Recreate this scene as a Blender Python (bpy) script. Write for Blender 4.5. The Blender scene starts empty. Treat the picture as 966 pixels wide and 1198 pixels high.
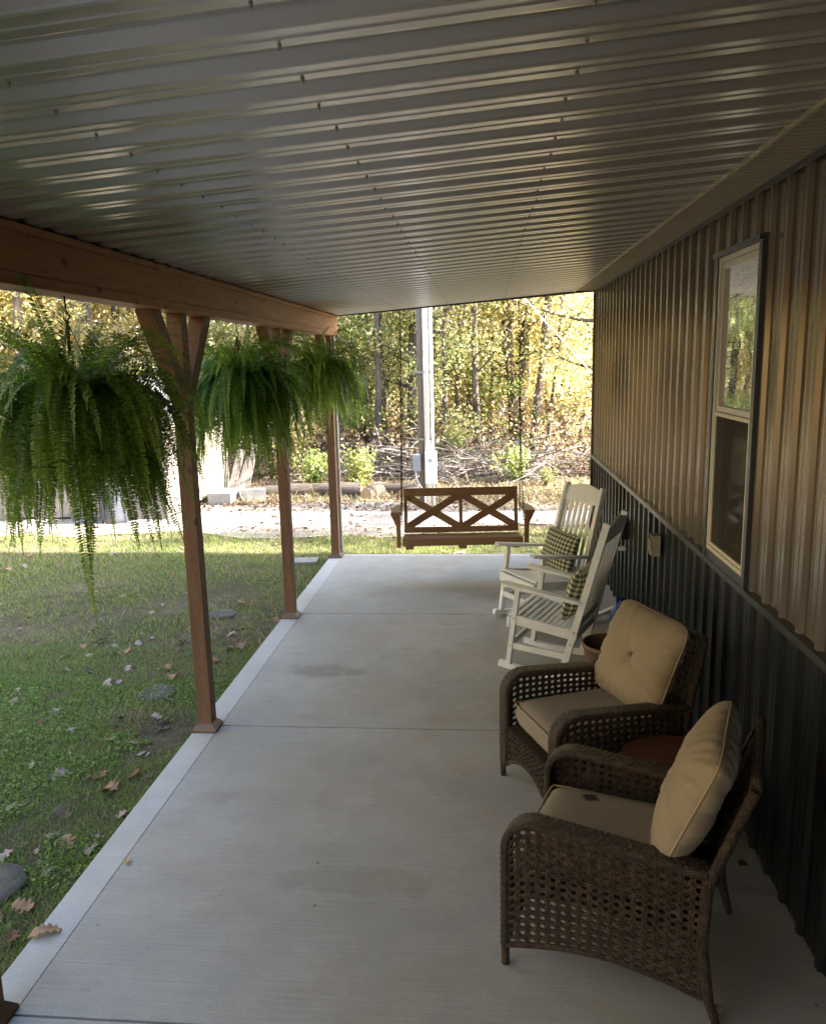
import bpy, bmesh, math, random
import numpy as np
from mathutils import Vector, Matrix
R = math.radians
rng = np.random.default_rng(7)
random.seed(7)
scene = bpy.context.scene
COL = scene.collection

# ------------------------------------------------------------------ materials
MATS = {}
class NT:
    def __init__(s, name):
        m = bpy.data.materials.new(name); m.use_nodes = True
        s.m = m; s.t = m.node_tree; s.n = s.t.nodes; s.l = s.t.links
        s.b = s.n['Principled BSDF']; s.out = s.n['Material Output']; MATS[name] = m
    def node(s, ty, **kw):
        n = s.n.new(ty)
        for k, v in kw.items():
            if k.startswith('i_'):
                n.inputs[k[2:].replace('_', ' ')].default_value = v
            else: setattr(n, k, v)
        return n
    def link(s, a, b): s.l.new(a, b)
    def coord(s, kind='Object', scale=(1, 1, 1), rot=(0, 0, 0)):
        c = s.node('ShaderNodeTexCoord'); mp = s.node('ShaderNodeMapping')
        mp.inputs['Scale'].default_value = scale; mp.inputs['Rotation'].default_value = rot
        s.link(c.outputs[kind], mp.inputs['Vector']); return mp.outputs['Vector']
    def noise(s, vec, scale, detail=4, rough=.55, dist=0):
        n = s.node('ShaderNodeTexNoise'); n.inputs['Scale'].default_value = scale
        n.inputs['Detail'].default_value = detail; n.inputs['Roughness'].default_value = rough
        n.inputs['Distortion'].default_value = dist
        s.link(vec, n.inputs['Vector']); return n.outputs['Fac']
    def wave(s, vec, scale, dist=0, detail=2, dscale=1, direction='X', prof='SIN'):
        n = s.node('ShaderNodeTexWave'); n.bands_direction = direction; n.wave_profile = prof
        n.inputs['Scale'].default_value = scale; n.inputs['Distortion'].default_value = dist
        n.inputs['Detail'].default_value = detail; n.inputs['Detail Scale'].default_value = dscale
        s.link(vec, n.inputs['Vector']); return n.outputs['Fac']
    def ramp(s, fac, stops, interp='LINEAR'):
        r = s.node('ShaderNodeValToRGB'); e = r.color_ramp.elements; r.color_ramp.interpolation = interp
        while len(e) < len(stops): e.new(.5)
        for x, (p, c) in zip(e, stops):
            x.position = p; x.color = (*c, 1) if len(c) == 3 else c
        s.link(fac, r.inputs['Fac']); return r.outputs['Color']
    def mix(s, fac, a, b, mode='MIX'):
        m = s.node('ShaderNodeMix'); m.data_type = 'RGBA'; m.blend_type = mode
        for sock, v in ((m.inputs[0], fac), (m.inputs[6], a), (m.inputs[7], b)):
            if isinstance(v, (int, float)): sock.default_value = v
            elif isinstance(v, tuple): sock.default_value = (*v, 1)
            else: s.link(v, sock)
        return m.outputs[2]
    def math(s, op, a, b=None):
        m = s.node('ShaderNodeMath'); m.operation = op
        for sock, v in zip(m.inputs, (a, b)):
            if v is None: continue
            if isinstance(v, (int, float)): sock.default_value = v
            else: s.link(v, sock)
        return m.outputs[0]
    def bump(s, h, strength=.3, dist=.01):
        b = s.node('ShaderNodeBump'); b.inputs['Strength'].default_value = strength
        b.inputs['Distance'].default_value = dist
        s.link(h, b.inputs['Height']); s.link(b.outputs['Normal'], s.b.inputs['Normal']); return b
    def set(s, color=None, rough=None, metal=None, spec=None):
        B = s.b.inputs
        for k, v in (('Base Color', color), ('Roughness', rough), ('Metallic', metal), ('Specular IOR Level', spec)):
            if v is None: continue
            if isinstance(v, tuple): B[k].default_value = (*v, 1)
            elif isinstance(v, (int, float)): B[k].default_value = v
            else: s.link(v, B[k])
        return s

def simple(name, color, rough=.6, metal=0, spec=.5, var=.12, nscale=6, bump=0, bscale=60):
    t = NT(name); v = t.coord()
    n = t.noise(v, nscale, 5)
    dark = tuple(c * (1 - var) for c in color); lite = tuple(min(1, c * (1 + var)) for c in color)
    t.set(t.ramp(n, [(.3, dark), (.7, lite)]), rough, metal, spec)
    if bump: t.bump(t.noise(v, bscale, 3), bump, .004)
    return t.m

def concrete(name, base, lite, fine=.5):
    t = NT(name); v = t.coord()
    big = t.noise(v, 1.1, 6, .6); mid = t.noise(v, 5, 6, .7)
    sp = t.noise(v, 170, 4, .8)
    c = t.ramp(big, [(.3, base), (.72, lite)])
    warm = t.ramp(t.noise(v, .8, 5, .65, .4), [(.5, (0, 0, 0)), (.75, (.6, .6, .6))])
    c = t.mix(t.math('MULTIPLY', warm, 1), c, (base[0] * 1.02, base[1] * .86, base[2] * .66))
    c = t.mix(.22, c, t.ramp(mid, [(.3, (.62, .62, .62)), (.7, (1.15, 1.15, 1.15))]), 'MULTIPLY')
    c = t.mix(.7, c, t.ramp(sp, [(.35, (.62, .62, .62)), (.6, (1.15, 1.15, 1.15))]), 'MULTIPLY')
    vs = t.node('ShaderNodeTexVoronoi'); vs.inputs['Scale'].default_value = 7; t.link(v, vs.inputs['Vector'])
    c = t.mix(t.ramp(vs.outputs['Distance'], [(.035, (.75, .75, .75)), (.06, (0, 0, 0))]), c, (.10, .09, .075))
    # a few darker drips and patches
    st = t.ramp(t.noise(v, 1.7, 7, .62, .8), [(.60, (1, 1, 1)), (.72, (.74, .70, .62))])
    c = t.mix(.5 * fine + .1, c, st, 'MULTIPLY')
    st2 = t.ramp(t.noise(t.coord(scale=(1, 1.7, 1)), 7, 6, .75, .5), [(.62, (1, 1, 1)), (.70, (.80, .77, .72))])
    c = t.mix(.55, c, st2, 'MULTIPLY')
    for (px_, py_, rx_, ry_, dk) in ((-1.18, 5.50, .34, .16, .74), (-.55, 3.1, .5, .12, .90), (-1.45, 3.75, .16, .10, .88), (.2, 7.4, .5, .2, .86)):
        mp = t.node('ShaderNodeMapping'); mp.vector_type = 'POINT'; mp.inputs['Location'].default_value = (-px_ / rx_, -py_ / ry_, 0); mp.inputs['Scale'].default_value = (1 / rx_, 1 / ry_, 0)
        tc = t.node('ShaderNodeTexCoord'); t.link(tc.outputs['Object'], mp.inputs['Vector'])
        ln = t.node('ShaderNodeVectorMath', operation='LENGTH'); t.link(mp.outputs['Vector'], ln.inputs[0])
        dd = t.math('ADD', ln.outputs['Value'], t.math('MULTIPLY', t.math('SUBTRACT', t.noise(v, 6, 6, .7), .5), 2.2))
        c = t.mix(t.ramp(dd, [(.55, (1, 1, 1)), (.95, (0, 0, 0))]), c, t.mix(1, c, (dk, dk * .98, dk * .95), 'MULTIPLY'))
    t.set(c, .78, 0, .35)
    br = t.noise(t.coord(scale=(2.2, 150, 1)), 1, 3, .6)
    c = t.mix(.95 * fine, c, t.ramp(br, [(.35, (.80, .80, .80)), (.65, (1.12, 1.12, 1.12))]), 'MULTIPLY'); t.set(c)
    h = t.math('ADD', t.math('MULTIPLY', br, 1.2 * fine), t.math('MULTIPLY', sp, .5))
    t.bump(h, .3, .003)
    return t.m
concrete('concrete', (.355, .338, .305), (.45, .428, .39))
concrete('concrete_smooth', (.45, .437, .41), (.52, .507, .48), .3)

def ribbed(name, color, metal, rough, var=.05, streak=True, axis='Z', coat=0):
    t = NT(name); v = t.coord()
    st = t.noise(t.coord(scale=(9, 9, .5) if axis == 'Z' else (.5, 9, 9)), 3, 5, .6)
    c = t.ramp(st, [(.3, tuple(x * (1 - var) for x in color)), (.7, tuple(x * (1 + var) for x in color))])
    d = t.noise(v, 2.2, 6, .6)
    rr = t.node('ShaderNodeMapRange'); t.link(d, rr.inputs['Value'])
    rr.inputs['To Min'].default_value = rough * .97; rr.inputs['To Max'].default_value = rough * 1.05
    t.set(c, rr.outputs['Result'], metal, .5)
    # oil-canning of thin sheet
    if axis != 'X': t.bump(t.noise(t.coord(scale=(1, 1, .35) if axis == 'Z' else (.35, .6, 1)), 3.0 if axis == 'X' else 4.5, 1), .05 if axis == 'X' else .12, .02)
    return t.m
ribbed('roof_metal', (.60, .575, .54), .66, .288, var=.02, axis='X')
ribbed('wall_metal', (.205, .165, .130), .6, .21)
ribbed('wainscot_metal', (.016, .019, .022), .3, .30)
ribbed('trim_metal', (.06, .063, .07), .4, .3)
ribbed('silver_trim', (.22, .22, .23), .8, .35)
simple('soffit_metal', (.37, .33, .27), .45, .2, var=.06)
simple('soffit_trim', (.50, .42, .26), .4, .3)
simple('vinyl', (.72, .66, .58), .4, var=.04)
simple('screw_metal', (.45, .43, .40), .5, .3)
simple('black_metal', (.02, .02, .02), .4, .7)
simple('galvanised', (.38, .39, .40), .4, .8)
simple('white_plastic', (.78, .79, .80), .4, var=.04)
simple('grey_plastic', (.33, .35, .38), .5)
simple('tan_plastic', (.42, .37, .29), .5, var=.05)
simple('white_paint', (.80, .81, .83), .42, var=.07, nscale=9, bump=.05)
simple('room_wall', (.10, .085, .07), .8)
simple('pot_clay', (.16, .095, .065), .5, var=.2)
simple('soil', (.035, .025, .018), .95, var=.4, nscale=60, bump=.5)
simple('button_cloth', (.27, .19, .11), .85)
simple('piping_cloth', (.36, .27, .16), .8)
simple('blue_plastic', (.05, .13, .36), .35)
simple('barrel_plastic', (.05, .055, .07), .5)
simple('cinder', (.26, .25, .235), .9, bump=.4)
simple('pad_stone', (.085, .075, .062), .9, var=.35, nscale=14, bump=.7, bscale=40)

def wood(name, c1, c2, axis='Y', knots=True, rough=.62, gscale=1.0):
    t = NT(name)
    sc = {'Y': (9, .7, 9), 'Z': (9, 9, .7), 'X': (.7, 9, 9)}[axis]
    sc = tuple(x * gscale for x in sc)
    v = t.coord(scale=sc); g = t.noise(v, 2.4, 8, .65, 1.1)
    fine = t.noise(t.coord(scale=tuple(x * 5 for x in sc)), 3, 4, .6)
    c = t.ramp(g, [(.25, c1), (.55, tuple((a + b) / 2 for a, b in zip(c1, c2))), (.78, c2)])
    c = t.mix(.5, c, t.ramp(fine, [(.3, (.6, .6, .6)), (.7, (1.15, 1.15, 1.15))]), 'MULTIPLY')
    if knots:
        ks = {'Y': (1, .7, 1), 'Z': (1, 1, .7), 'X': (.7, 1, 1)}[axis]
        vo = t.node('ShaderNodeTexVoronoi'); vo.inputs['Scale'].default_value = 8.5
        vo.inputs['Randomness'].default_value = 1
        t.link(t.coord(scale=ks), vo.inputs['Vector'])
        kn = t.ramp(vo.outputs['Distance'], [(.09, (1, 1, 1)), (.19, (0, 0, 0))])
        sel = t.ramp(t.noise(t.coord(), 3.2, 2), [(.48, (0, 0, 0)), (.52, (1, 1, 1))])
        c = t.mix(t.mix(1.0, kn, sel, 'MULTIPLY'), c, tuple(x * .28 for x in c1))
    t.set(c, rough, 0, .3); t.bump(fine, .25, .003)
    return t.m
wood('beam_wood', (.30, .125, .050), (.58, .29, .13), 'Y')
wood('post_wood', (.12, .060, .030), (.22, .118, .062), 'Z')
wood('swing_wood', (.20, .105, .048), (.32, .18, .085), 'X', knots=False, rough=.5)
wood('table_wood', (.13, .045, .022), (.20, .075, .04), 'X', knots=False, rough=.5)
wood('plank_wood', (.19, .165, .14), (.33, .295, .26), 'Z', rough=.85)
wood('pole_wood', (.13, .115, .10), (.25, .225, .20), 'Z', knots=False, rough=.9)
wood('log_bark', (.04, .034, .028), (.16, .13, .105), 'X', knots=True, rough=.95, gscale=1.6)
simple('log_cut', (.36, .25, .14), .8, var=.15, nscale=12)
simple('base_metal', (.13, .075, .045), .5, .2)

def wicker(name):
    t = NT(name)
    a = t.wave(t.coord(), 52, .6, 1, 2, 'X'); b = t.wave(t.coord(), 52, .6, 1, 2, 'Z'); d = t.wave(t.coord(), 52, .6, 1, 2, 'Y')
    h = t.math('ADD', t.math('MULTIPLY', a, b), t.math('MULTIPLY', d, .6))
    n = t.noise(t.coord(scale=(1, 1, 1)), 45, 3)
    c = t.ramp(n, [(.28, (.022, .012, .007)), (.5, (.055, .032, .018)), (.75, (.125, .078, .043))])
    c = t.mix(.7, c, t.ramp(h, [(.2, (.4, .4, .4)), (1, (1.15, 1.15, 1.15))]), 'MULTIPLY')
    t.set(c, .38, 0, .5); t.bump(h, .9, .004); return t.m
wicker('wicker')

def cloth(name, c, dirt=0):
    t = NT(name); v = t.coord()
    w = t.math('ADD', t.wave(v, 300, 1, 1, 1, 'X'), t.wave(v, 300, 1, 1, 1, 'Y'))
    big = t.noise(v, 3, 4)
    col = t.ramp(big, [(.3, tuple(x * .9 for x in c)), (.7, c)])
    if dirt:
        vo = t.ramp(t.noise(v, 9, 5, .6, .6), [(.70, (1, 1, 1)), (.76, (.25, .2, .17))])
        col = t.mix(1, col, vo, 'MULTIPLY')
    t.set(col, .85, 0, .2)
    t.b.inputs['Sheen Weight'].default_value = .15
    wr = t.noise(t.coord(scale=(1, 1, 1)), 9, 4, .6, .7)
    t.bump(t.math('ADD', t.math('MULTIPLY', w, .03), wr), .35, .012); return t.m
cloth('cushion_cloth', (.34, .268, .18))
cloth('seat_cloth', (.28, .225, .165), 0)

def gingham():
    t = NT('gingham'); c = t.node('ShaderNodeTexCoord'); sp = t.node('ShaderNodeSeparateXYZ')
    t.link(c.outputs['Object'], sp.inputs[0])
    def stripe(o):
        f = t.math('FRACT', t.math('ADD', t.math('MULTIPLY', o, 1 / .037), 100.0)); return t.math('GREATER_THAN', f, .5)
    s = t.math('MULTIPLY', t.math('ADD', stripe(sp.outputs['X']), stripe(sp.outputs['Y'])), .5)
    col = t.ramp(s, [(0, (.05, .055, .035)), (.3, (.25, .25, .16)), (.8, (.68, .65, .53))], 'CONSTANT')
    t.set(col, .9, 0, .2); t.bump(t.noise(t.coord(), 12, 4), .3, .012)
gingham()

def leaf(name, stops, trans=.45, rough=.55, tip=None, size=None):
    t = NT(name); g = t.node('ShaderNodeNewGeometry')
    c = t.ramp(g.outputs['Random Per Island'], stops)
    oi = t.node('ShaderNodeObjectInfo')
    hs = t.node('ShaderNodeHueSaturation')
    mr = t.node('ShaderNodeMapRange'); t.link(oi.outputs['Random'], mr.inputs['Value'])
    mr.inputs['To Min'].default_value = .487; mr.inputs['To Max'].default_value = .517
    t.link(mr.outputs['Result'], hs.inputs['Hue']); t.link(c, hs.inputs['Color']); c = hs.outputs['Color']
    if tip:
        a = t.node('ShaderNodeAttribute', attribute_name='tip')
        c = t.mix(a.outputs['Fac'], c, tip)
    t.set(c, rough, 0, .35)
    tr = t.node('ShaderNodeBsdfTranslucent'); t.link(c, tr.inputs['Color'])
    mx = t.node('ShaderNodeMixShader'); mx.inputs[0].default_value = trans
    t.link(t.b.outputs[0], mx.inputs[1]); t.link(tr.outputs[0], mx.inputs[2]); t.link(mx.outputs[0], t.out.inputs['Surface'])
    return t.m
leaf('leaf_gold', [(0, (.22, .25, .09)), (.22, (.50, .46, .18)), (.5, (.68, .58, .26)), (.75, (.62, .46, .19)), (.9, (.66, .61, .44)), (1, (.38, .30, .19))], .55)
leaf('leaf_olive', [(0, (.20, .25, .09)), (.3, (.44, .47, .18)), (.6, (.64, .60, .26)), (.85, (.66, .62, .42)), (1, (.46, .36, .20))], .58)
leaf('leaf_green', [(0, (.10, .17, .05)), (.35, (.24, .34, .09)), (.7, (.44, .48, .17)), (1, (.60, .56, .24))], .55)
leaf('leaf_orange', [(0, (.30, .18, .06)), (.4, (.60, .36, .09)), (.8, (.62, .46, .13)), (1, (.34, .21, .10))], .5)
leaf('leaf_brown', [(0, (.06, .045, .03)), (.4, (.17, .11, .07)), (.8, (.30, .21, .15)), (1, (.38, .30, .22))], .25)
leaf('leaf_bright', [(0, (.11, .15, .04)), (.5, (.24, .28, .08)), (1, (.38, .36, .14))])
leaf('fern_leaf', [(0, (.028, .075, .012)), (.5, (.07, .17, .024)), (1, (.13, .27, .04))], .55, .4, tip=(.42, .58, .08))
leaf('grass_blade', [(0, (.10, .18, .035)), (.35, (.20, .29, .06)), (.72, (.31, .385, .105)), (.88, (.34, .31, .14)), (1, (.44, .37, .24))], .45)
leaf('dry_grass', [(0, (.14, .13, .05)), (.4, (.34, .28, .15)), (1, (.5, .42, .26))], .3)
leaf('clover', [(0, (.08, .15, .03)), (.6, (.16, .29, .055)), (1, (.28, .40, .10))], .4)

def deadleaf(name, a, b):
    t = NT(name); v = t.coord(); n = t.noise(v, 30, 4)
    t.set(t.ramp(n, [(.3, a), (.7, b)]), .6, 0, .4); t.bump(n, .4, .004); return t.m
deadleaf('dead_pale', (.22, .16, .13), (.34, .27, .23))
deadleaf('dead_tan', (.24, .13, .075), (.36, .21, .12))
deadleaf('dead_rust', (.13, .05, .028), (.24, .10, .05))
deadleaf('dead_dark', (.05, .035, .028), (.12, .085, .07))
deadleaf('dead_yellow', (.42, .30, .06), (.5, .38, .10))

def ground_mat():
    t = NT('lawn_ground'); v = t.coord()
    a = t.noise(v, 1.0, 6, .65); b = t.noise(v, 9, 6, .7); f = t.noise(v, 60, 4, .7)
    c = t.ramp(a, [(.35, (.095, .10, .05)), (.5, (.13, .11, .068)), (.62, (.17, .13, .095))])
    c = t.mix(.7, c, t.ramp(b, [(.3, (.5, .5, .5)), (.7, (1.3, 1.3, 1.3))]), 'MULTIPLY')
    c = t.mix(.6, c, t.ramp(f, [(.3, (.5, .5, .5)), (.7, (1.3, 1.3, 1.3))]), 'MULTIPLY')
    t.set(c, .95, 0, .1); t.bump(t.math('ADD', b, f), .8, .03)
ground_mat()
def gravel_mat():
    t = NT('gravel'); v = t.coord()
    a = t.noise(t.coord(scale=(.35, 1.2, 1)), .9, 6, .6); f = t.noise(v, 38, 5, .75); m = t.noise(v, 6, 5, .7)
    c = t.ramp(a, [(.3, (.26, .23, .20)), (.6, (.46, .43, .39))])
    c = t.mix(.5, c, t.ramp(f, [(.3, (.55, .5, .45)), (.65, (1.15, 1.15, 1.15))]), 'MULTIPLY')
    c = t.mix(.5, c, t.ramp(m, [(.3, (.6, .52, .45)), (.55, (1.1, 1.1, 1.1))]), 'MULTIPLY')
    t.set(c, .95, 0, .1); t.bump(f, .7, .03)
gravel_mat()
def litter_mat():
    t = NT('leaf_litter'); v = t.coord()
    f = t.noise(v, 14, 6, .8)
    c = t.ramp(f, [(.3, (.05, .036, .026)), (.5, (.16, .11, .075)), (.7, (.32, .24, .17))])
    t.set(c, .95, 0, .1); t.bump(f, 1, .06)
litter_mat()
def bark_mat():
    t = NT('bark'); n = t.noise(t.coord(scale=(6, 6, 1.2)), 4, 6, .7); l = t.noise(t.coord(), 1.2, 3)
    c = t.ramp(n, [(.3, (.045, .038, .032)), (.7, (.20, .175, .15))])
    c = t.mix(.5, c, t.ramp(l, [(.4, (.5, .5, .5)), (.6, (1.5, 1.45, 1.4))]), 'MULTIPLY')
    t.set(c, .95, 0, .15); t.bump(n, .8, .03)
bark_mat()
simple('twig', (.20, .175, .155), .9, var=.4, nscale=3)
simple('twig_pale', (.40, .37, .34), .9, var=.2, nscale=3)
def glassm():
    t = NT('window_glass'); fr = t.node('ShaderNodeFresnel'); fr.inputs['IOR'].default_value = 3.2
    tr = t.node('ShaderNodeBsdfTransparent'); tr.inputs['Color'].default_value = (.8, .83, .8, 1)
    gl = t.node('ShaderNodeBsdfGlossy'); gl.inputs['Roughness'].default_value = .004
    gl.inputs['Color'].default_value = (1, 1, 1, 1)
    mx = t.node('ShaderNodeMixShader'); t.link(fr.outputs[0], mx.inputs[0]); t.link(tr.outputs[0], mx.inputs[1]); t.link(gl.outputs[0], mx.inputs[2])
    b = t.node('ShaderNodeBump'); b.inputs['Strength'].default_value = .12; b.inputs['Distance'].default_value = .004
    t.link(t.noise(t.coord(scale=(1, .5, 12)), 3.5, 3, .5, .3), b.inputs['Height'])
    t.link(b.outputs['Normal'], gl.inputs['Normal']); t.link(mx.outputs[0], t.out.inputs['Surface'])
glassm()
def screenm():
    t = NT('insect_screen'); tr = t.node('ShaderNodeBsdfTransparent'); d = t.node('ShaderNodeBsdfDiffuse')
    d.inputs['Color'].default_value = (.09, .083, .075, 1)
    mx = t.node('ShaderNodeMixShader'); mx.inputs[0].default_value = .68
    t.link(tr.outputs[0], mx.inputs[1]); t.link(d.outputs[0], mx.inputs[2]); t.link(mx.outputs[0], t.out.inputs['Surface'])
screenm()

# ------------------------------------------------------------------ mesh helpers
def link_mesh(name, me, mats, parent=None):
    o = bpy.data.objects.new(name, me); COL.objects.link(o)
    for m in ([mats] if isinstance(mats, str) else mats): me.materials.append(MATS[m])
    if parent: o.parent = parent
    return o
def tag(o, label, cat, group=None, kind=None):
    if label: o['label'] = label
    if cat: o['category'] = cat
    if group: o['group'] = group
    if kind: o['kind'] = kind
    return o
def empty(name, loc, rz, label, cat, group=None):
    o = bpy.data.objects.new(name, None); COL.objects.link(o); o.empty_display_size = .1
    o.location = loc; o.rotation_euler = (0, 0, rz); return tag(o, label, cat, group)
def copy_tree(o, parent=None):
    c = o.copy(); COL.objects.link(c); c.parent = parent
    for ch in [x for x in bpy.data.objects if x.parent == o]: copy_tree(ch, c)
    return c

class MB:
    def __init__(s): s.bm = bmesh.new()
    def box(s, lo, hi, M=None, mi=0, bev=0):
        lo, hi = Vector(lo), Vector(hi)
        r = bmesh.ops.create_cube(s.bm, size=1)
        mat = Matrix.Translation((lo + hi) / 2) @ Matrix.Diagonal((*(hi - lo), 1))
        if M is not None: mat = M @ mat
        bmesh.ops.transform(s.bm, matrix=mat, verts=r['verts'])
        fs = {f for v in r['verts'] for f in v.link_faces}
        for f in fs: f.material_index = mi
        if bev:
            es = list({e for v in r['verts'] for e in v.link_edges})
            rr = bmesh.ops.bevel(s.bm, geom=es, offset=bev, segments=2, affect='EDGES', profile=.6)
            for f in rr['faces']: f.material_index = mi
        return s
    def beam(s, a, b, w, h, roll=0, mi=0, bev=0, up=(0, 0, 1)):
        """board from a to b: w across, h along 'up'"""
        a, b = Vector(a), Vector(b); d = b - a; L = d.length; x = d.normalized()
        u = Vector(up); y = u.cross(x)
        if y.length < 1e-5: y = Vector((0, 1, 0))
        y.normalize(); z = x.cross(y)
        M = Matrix(((x.x, y.x, z.x, a.x), (x.y, y.y, z.y, a.y), (x.z, y.z, z.z, a.z), (0, 0, 0, 1)))
        return s.box((0, -w / 2, -h / 2), (L, w / 2, h / 2), M, mi, bev)
    def tube(s, pts, rad, seg=8, mi=0, cap=True):
        pts = [Vector(p) for p in pts]; n = len(pts)
        rad = rad if isinstance(rad, (list, tuple)) else [rad] * n
        rings = []; prev = None
        for i, p in enumerate(pts):
            d = (pts[min(i + 1, n - 1)] - pts[max(i - 1, 0)]).normalized()
            if prev is None:
                x = d.orthogonal().normalized()
            else:
                x = (prev - d * prev.dot(d))
                x = x.normalized() if x.length > 1e-6 else d.orthogonal().normalized()
            prev = x; y = d.cross(x)
            rings.append([s.bm.verts.new(p + (x * math.cos(2 * math.pi * k / seg) + y * math.sin(2 * math.pi * k / seg)) * rad[i]) for k in range(seg)])
        for i in range(n - 1):
            for k in range(seg):
                f = s.bm.faces.new((rings[i][k], rings[i][(k + 1) % seg], rings[i + 1][(k + 1) % seg], rings[i + 1][k])); f.material_index = mi; f.smooth = True
        if cap:
            for rg, rev in ((rings[0], True), (rings[-1], False)):
                f = s.bm.faces.new(list(reversed(rg)) if rev else rg); f.material_index = mi
        return s
    def sweep(s, pts, prof, up, mi=0, smooth=False):
        """profile [(a,b)] swept; a along side vector 'up'(const), b along normal"""
        pts = [Vector(p) for p in pts]; n = len(pts); U = Vector(up).normalized(); rings = []
        for i, p in enumerate(pts):
            d = (pts[min(i + 1, n - 1)] - pts[max(i - 1, 0)]).normalized(); N = d.cross(U).normalized()
            rings.append([s.bm.verts.new(p + U * a + N * b) for a, b in prof])
        m = len(prof)
        for i in range(n - 1):
            for k in range(m):
                f = s.bm.faces.new((rings[i][k], rings[i][(k + 1) % m], rings[i + 1][(k + 1) % m], rings[i + 1][k])); f.material_index = mi; f.smooth = smooth
        s.bm.faces.new(list(reversed(rings[0]))).material_index = mi; s.bm.faces.new(rings[-1]).material_index = mi
        return s
    def lathe(s, prof, c=(0, 0, 0), seg=32, mi=0):
        c = Vector(c); rings = []
        for r, z in prof:
            rings.append([s.bm.verts.new(c + Vector((r * math.cos(2 * math.pi * k / seg), r * math.sin(2 * math.pi * k / seg), z))) for k in range(seg)])
        for i in range(len(prof) - 1):
            for k in range(seg):
                f = s.bm.faces.new((rings[i][k], rings[i][(k + 1) % seg], rings[i + 1][(k + 1) % seg], rings[i + 1][k])); f.smooth = True; f.material_index = mi
        return s
    def poly(s, pts, mi=0):
        f = s.bm.faces.new([s.bm.verts.new(p) for p in pts]); f.material_index = mi; return f
    def prism(s, outline, d, mi=0):
        """outline list of 3D pts extruded by vector d"""
        d = Vector(d); a = [s.bm.verts.new(Vector(p)) for p in outline]; b = [s.bm.verts.new(Vector(p) + d) for p in outline]
        n = len(a); fs = [s.bm.faces.new(a), s.bm.faces.new(list(reversed(b)))]
        for i in range(n): fs.append(s.bm.faces.new((a[i], b[i], b[(i + 1) % n], a[(i + 1) % n])))
        for f in fs: f.material_index = mi
        return s
    def build(s, name, mats, parent=None, smooth=False):
        bmesh.ops.recalc_face_normals(s.bm, faces=s.bm.faces)
        me = bpy.data.meshes.new(name); s.bm.to_mesh(me); s.bm.free()
        if smooth:
            for p in me.polygons: p.use_smooth = True
        return link_mesh(name, me, mats, parent)

def np_mesh(name, verts, nper, mats, parent=None, attr=None, quad_idx=None):
    """verts (N*nper,3): N separate faces with nper corners each"""
    verts = np.ascontiguousarray(verts, dtype=np.float32); nv = len(verts); nf = nv // nper
    me = bpy.data.meshes.new(name)
    me.vertices.add(nv); me.vertices.foreach_set('co', verts.ravel())
    me.loops.add(nv); me.loops.foreach_set('vertex_index', np.arange(nv, dtype=np.int32))
    me.polygons.add(nf); me.polygons.foreach_set('loop_start', np.arange(0, nv, nper, dtype=np.int32))
    if attr is not None:
        a = me.attributes.new('tip', 'FLOAT', 'POINT'); a.data.foreach_set('value', np.asarray(attr, dtype=np.float32))
    me.update(calc_edges=True); me.validate()
    return link_mesh(name, me, mats, parent)

def leaf_quads(P, size, flat=0.0, tri=False, aspect=.6):
    n = len(P); size = np.broadcast_to(size, (n,))[:, None]
    a = rng.normal(size=(n, 3)); a[:, 2] *= (1 - flat); a /= np.linalg.norm(a, axis=1)[:, None]
    b = rng.normal(size=(n, 3)); b[:, 2] *= (1 - flat); b -= a * (a * b).sum(1)[:, None]; b /= np.linalg.norm(b, axis=1)[:, None]
    u = a * size; v = b * size * aspect
    return np.stack([P - u, P - u * .1 + v, P + u, P - u * .1 - v], 1).reshape(-1, 3)

# ------------------------------------------------------------------ setting: ground
def fnoise(x, y, s=1.0, seed=0):
    r = np.random.default_rng(seed); v = np.zeros_like(x, dtype=float)
    for k in range(7):
        f = s * (1.6 ** k) * .6; a = r.uniform(0, 6.28, 3)
        v += np.sin(x * f * math.cos(a[0]) + y * f * math.sin(a[0]) + a[1] + 1.3 * np.sin(y * f * .7 + a[2])) / (1.25 ** k)
    return v / 3.6
GZ = -.09
def ground_z(x, y):
    x = np.asarray(x, float); y = np.asarray(y, float)
    base = GZ + .015 * fnoise(x, y, 1.5, 3)
    base = np.where((x > -2.0) & (y < 9.3), GZ, base)
    rise = np.clip((y - 14.2) / 10, 0, 1) ** 1.2 * .55
    far = np.clip((y - 60) / 300, 0, 1) * 8
    return base + rise + far
def sheet(name, xs, ys, mats, dz=0, fn=None):
    X, Y = np.meshgrid(xs, ys); Z = ground_z(X, Y) + dz
    me = bpy.data.meshes.new(name); nx, ny = len(xs), len(ys)
    co = np.stack([X, Y, Z], -1).reshape(-1, 3)
    fs = [(j * nx + i, j * nx + i + 1, (j + 1) * nx + i + 1, (j + 1) * nx + i) for j in range(ny - 1) for i in range(nx - 1)
          if fn is None or fn(X[j, i], Y[j, i])]
    me.from_pydata(co.tolist(), [], fs)
    for p in me.polygons: p.use_smooth = True
    return link_mesh(name, me, mats)
xs = np.unique(np.concatenate([np.linspace(-400, -30, 10), np.linspace(-30, 12, 170), np.linspace(12, 400, 10)]))
ys = np.unique(np.concatenate([np.linspace(-60, -6, 8), np.linspace(-6, 26, 130), np.linspace(26, 500, 20)]))
g = sheet('lawn', xs, ys, 'lawn_ground'); tag(g, None, None, kind='structure')
def gravel_edge(x):  # near edge of the gravel
    return 10.55 + .22 * math.sin(x * .9) + .12 * math.sin(x * 2.7 + 1) + (.25 if x > -1 else 0) + .05 * (x + 3)
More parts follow.
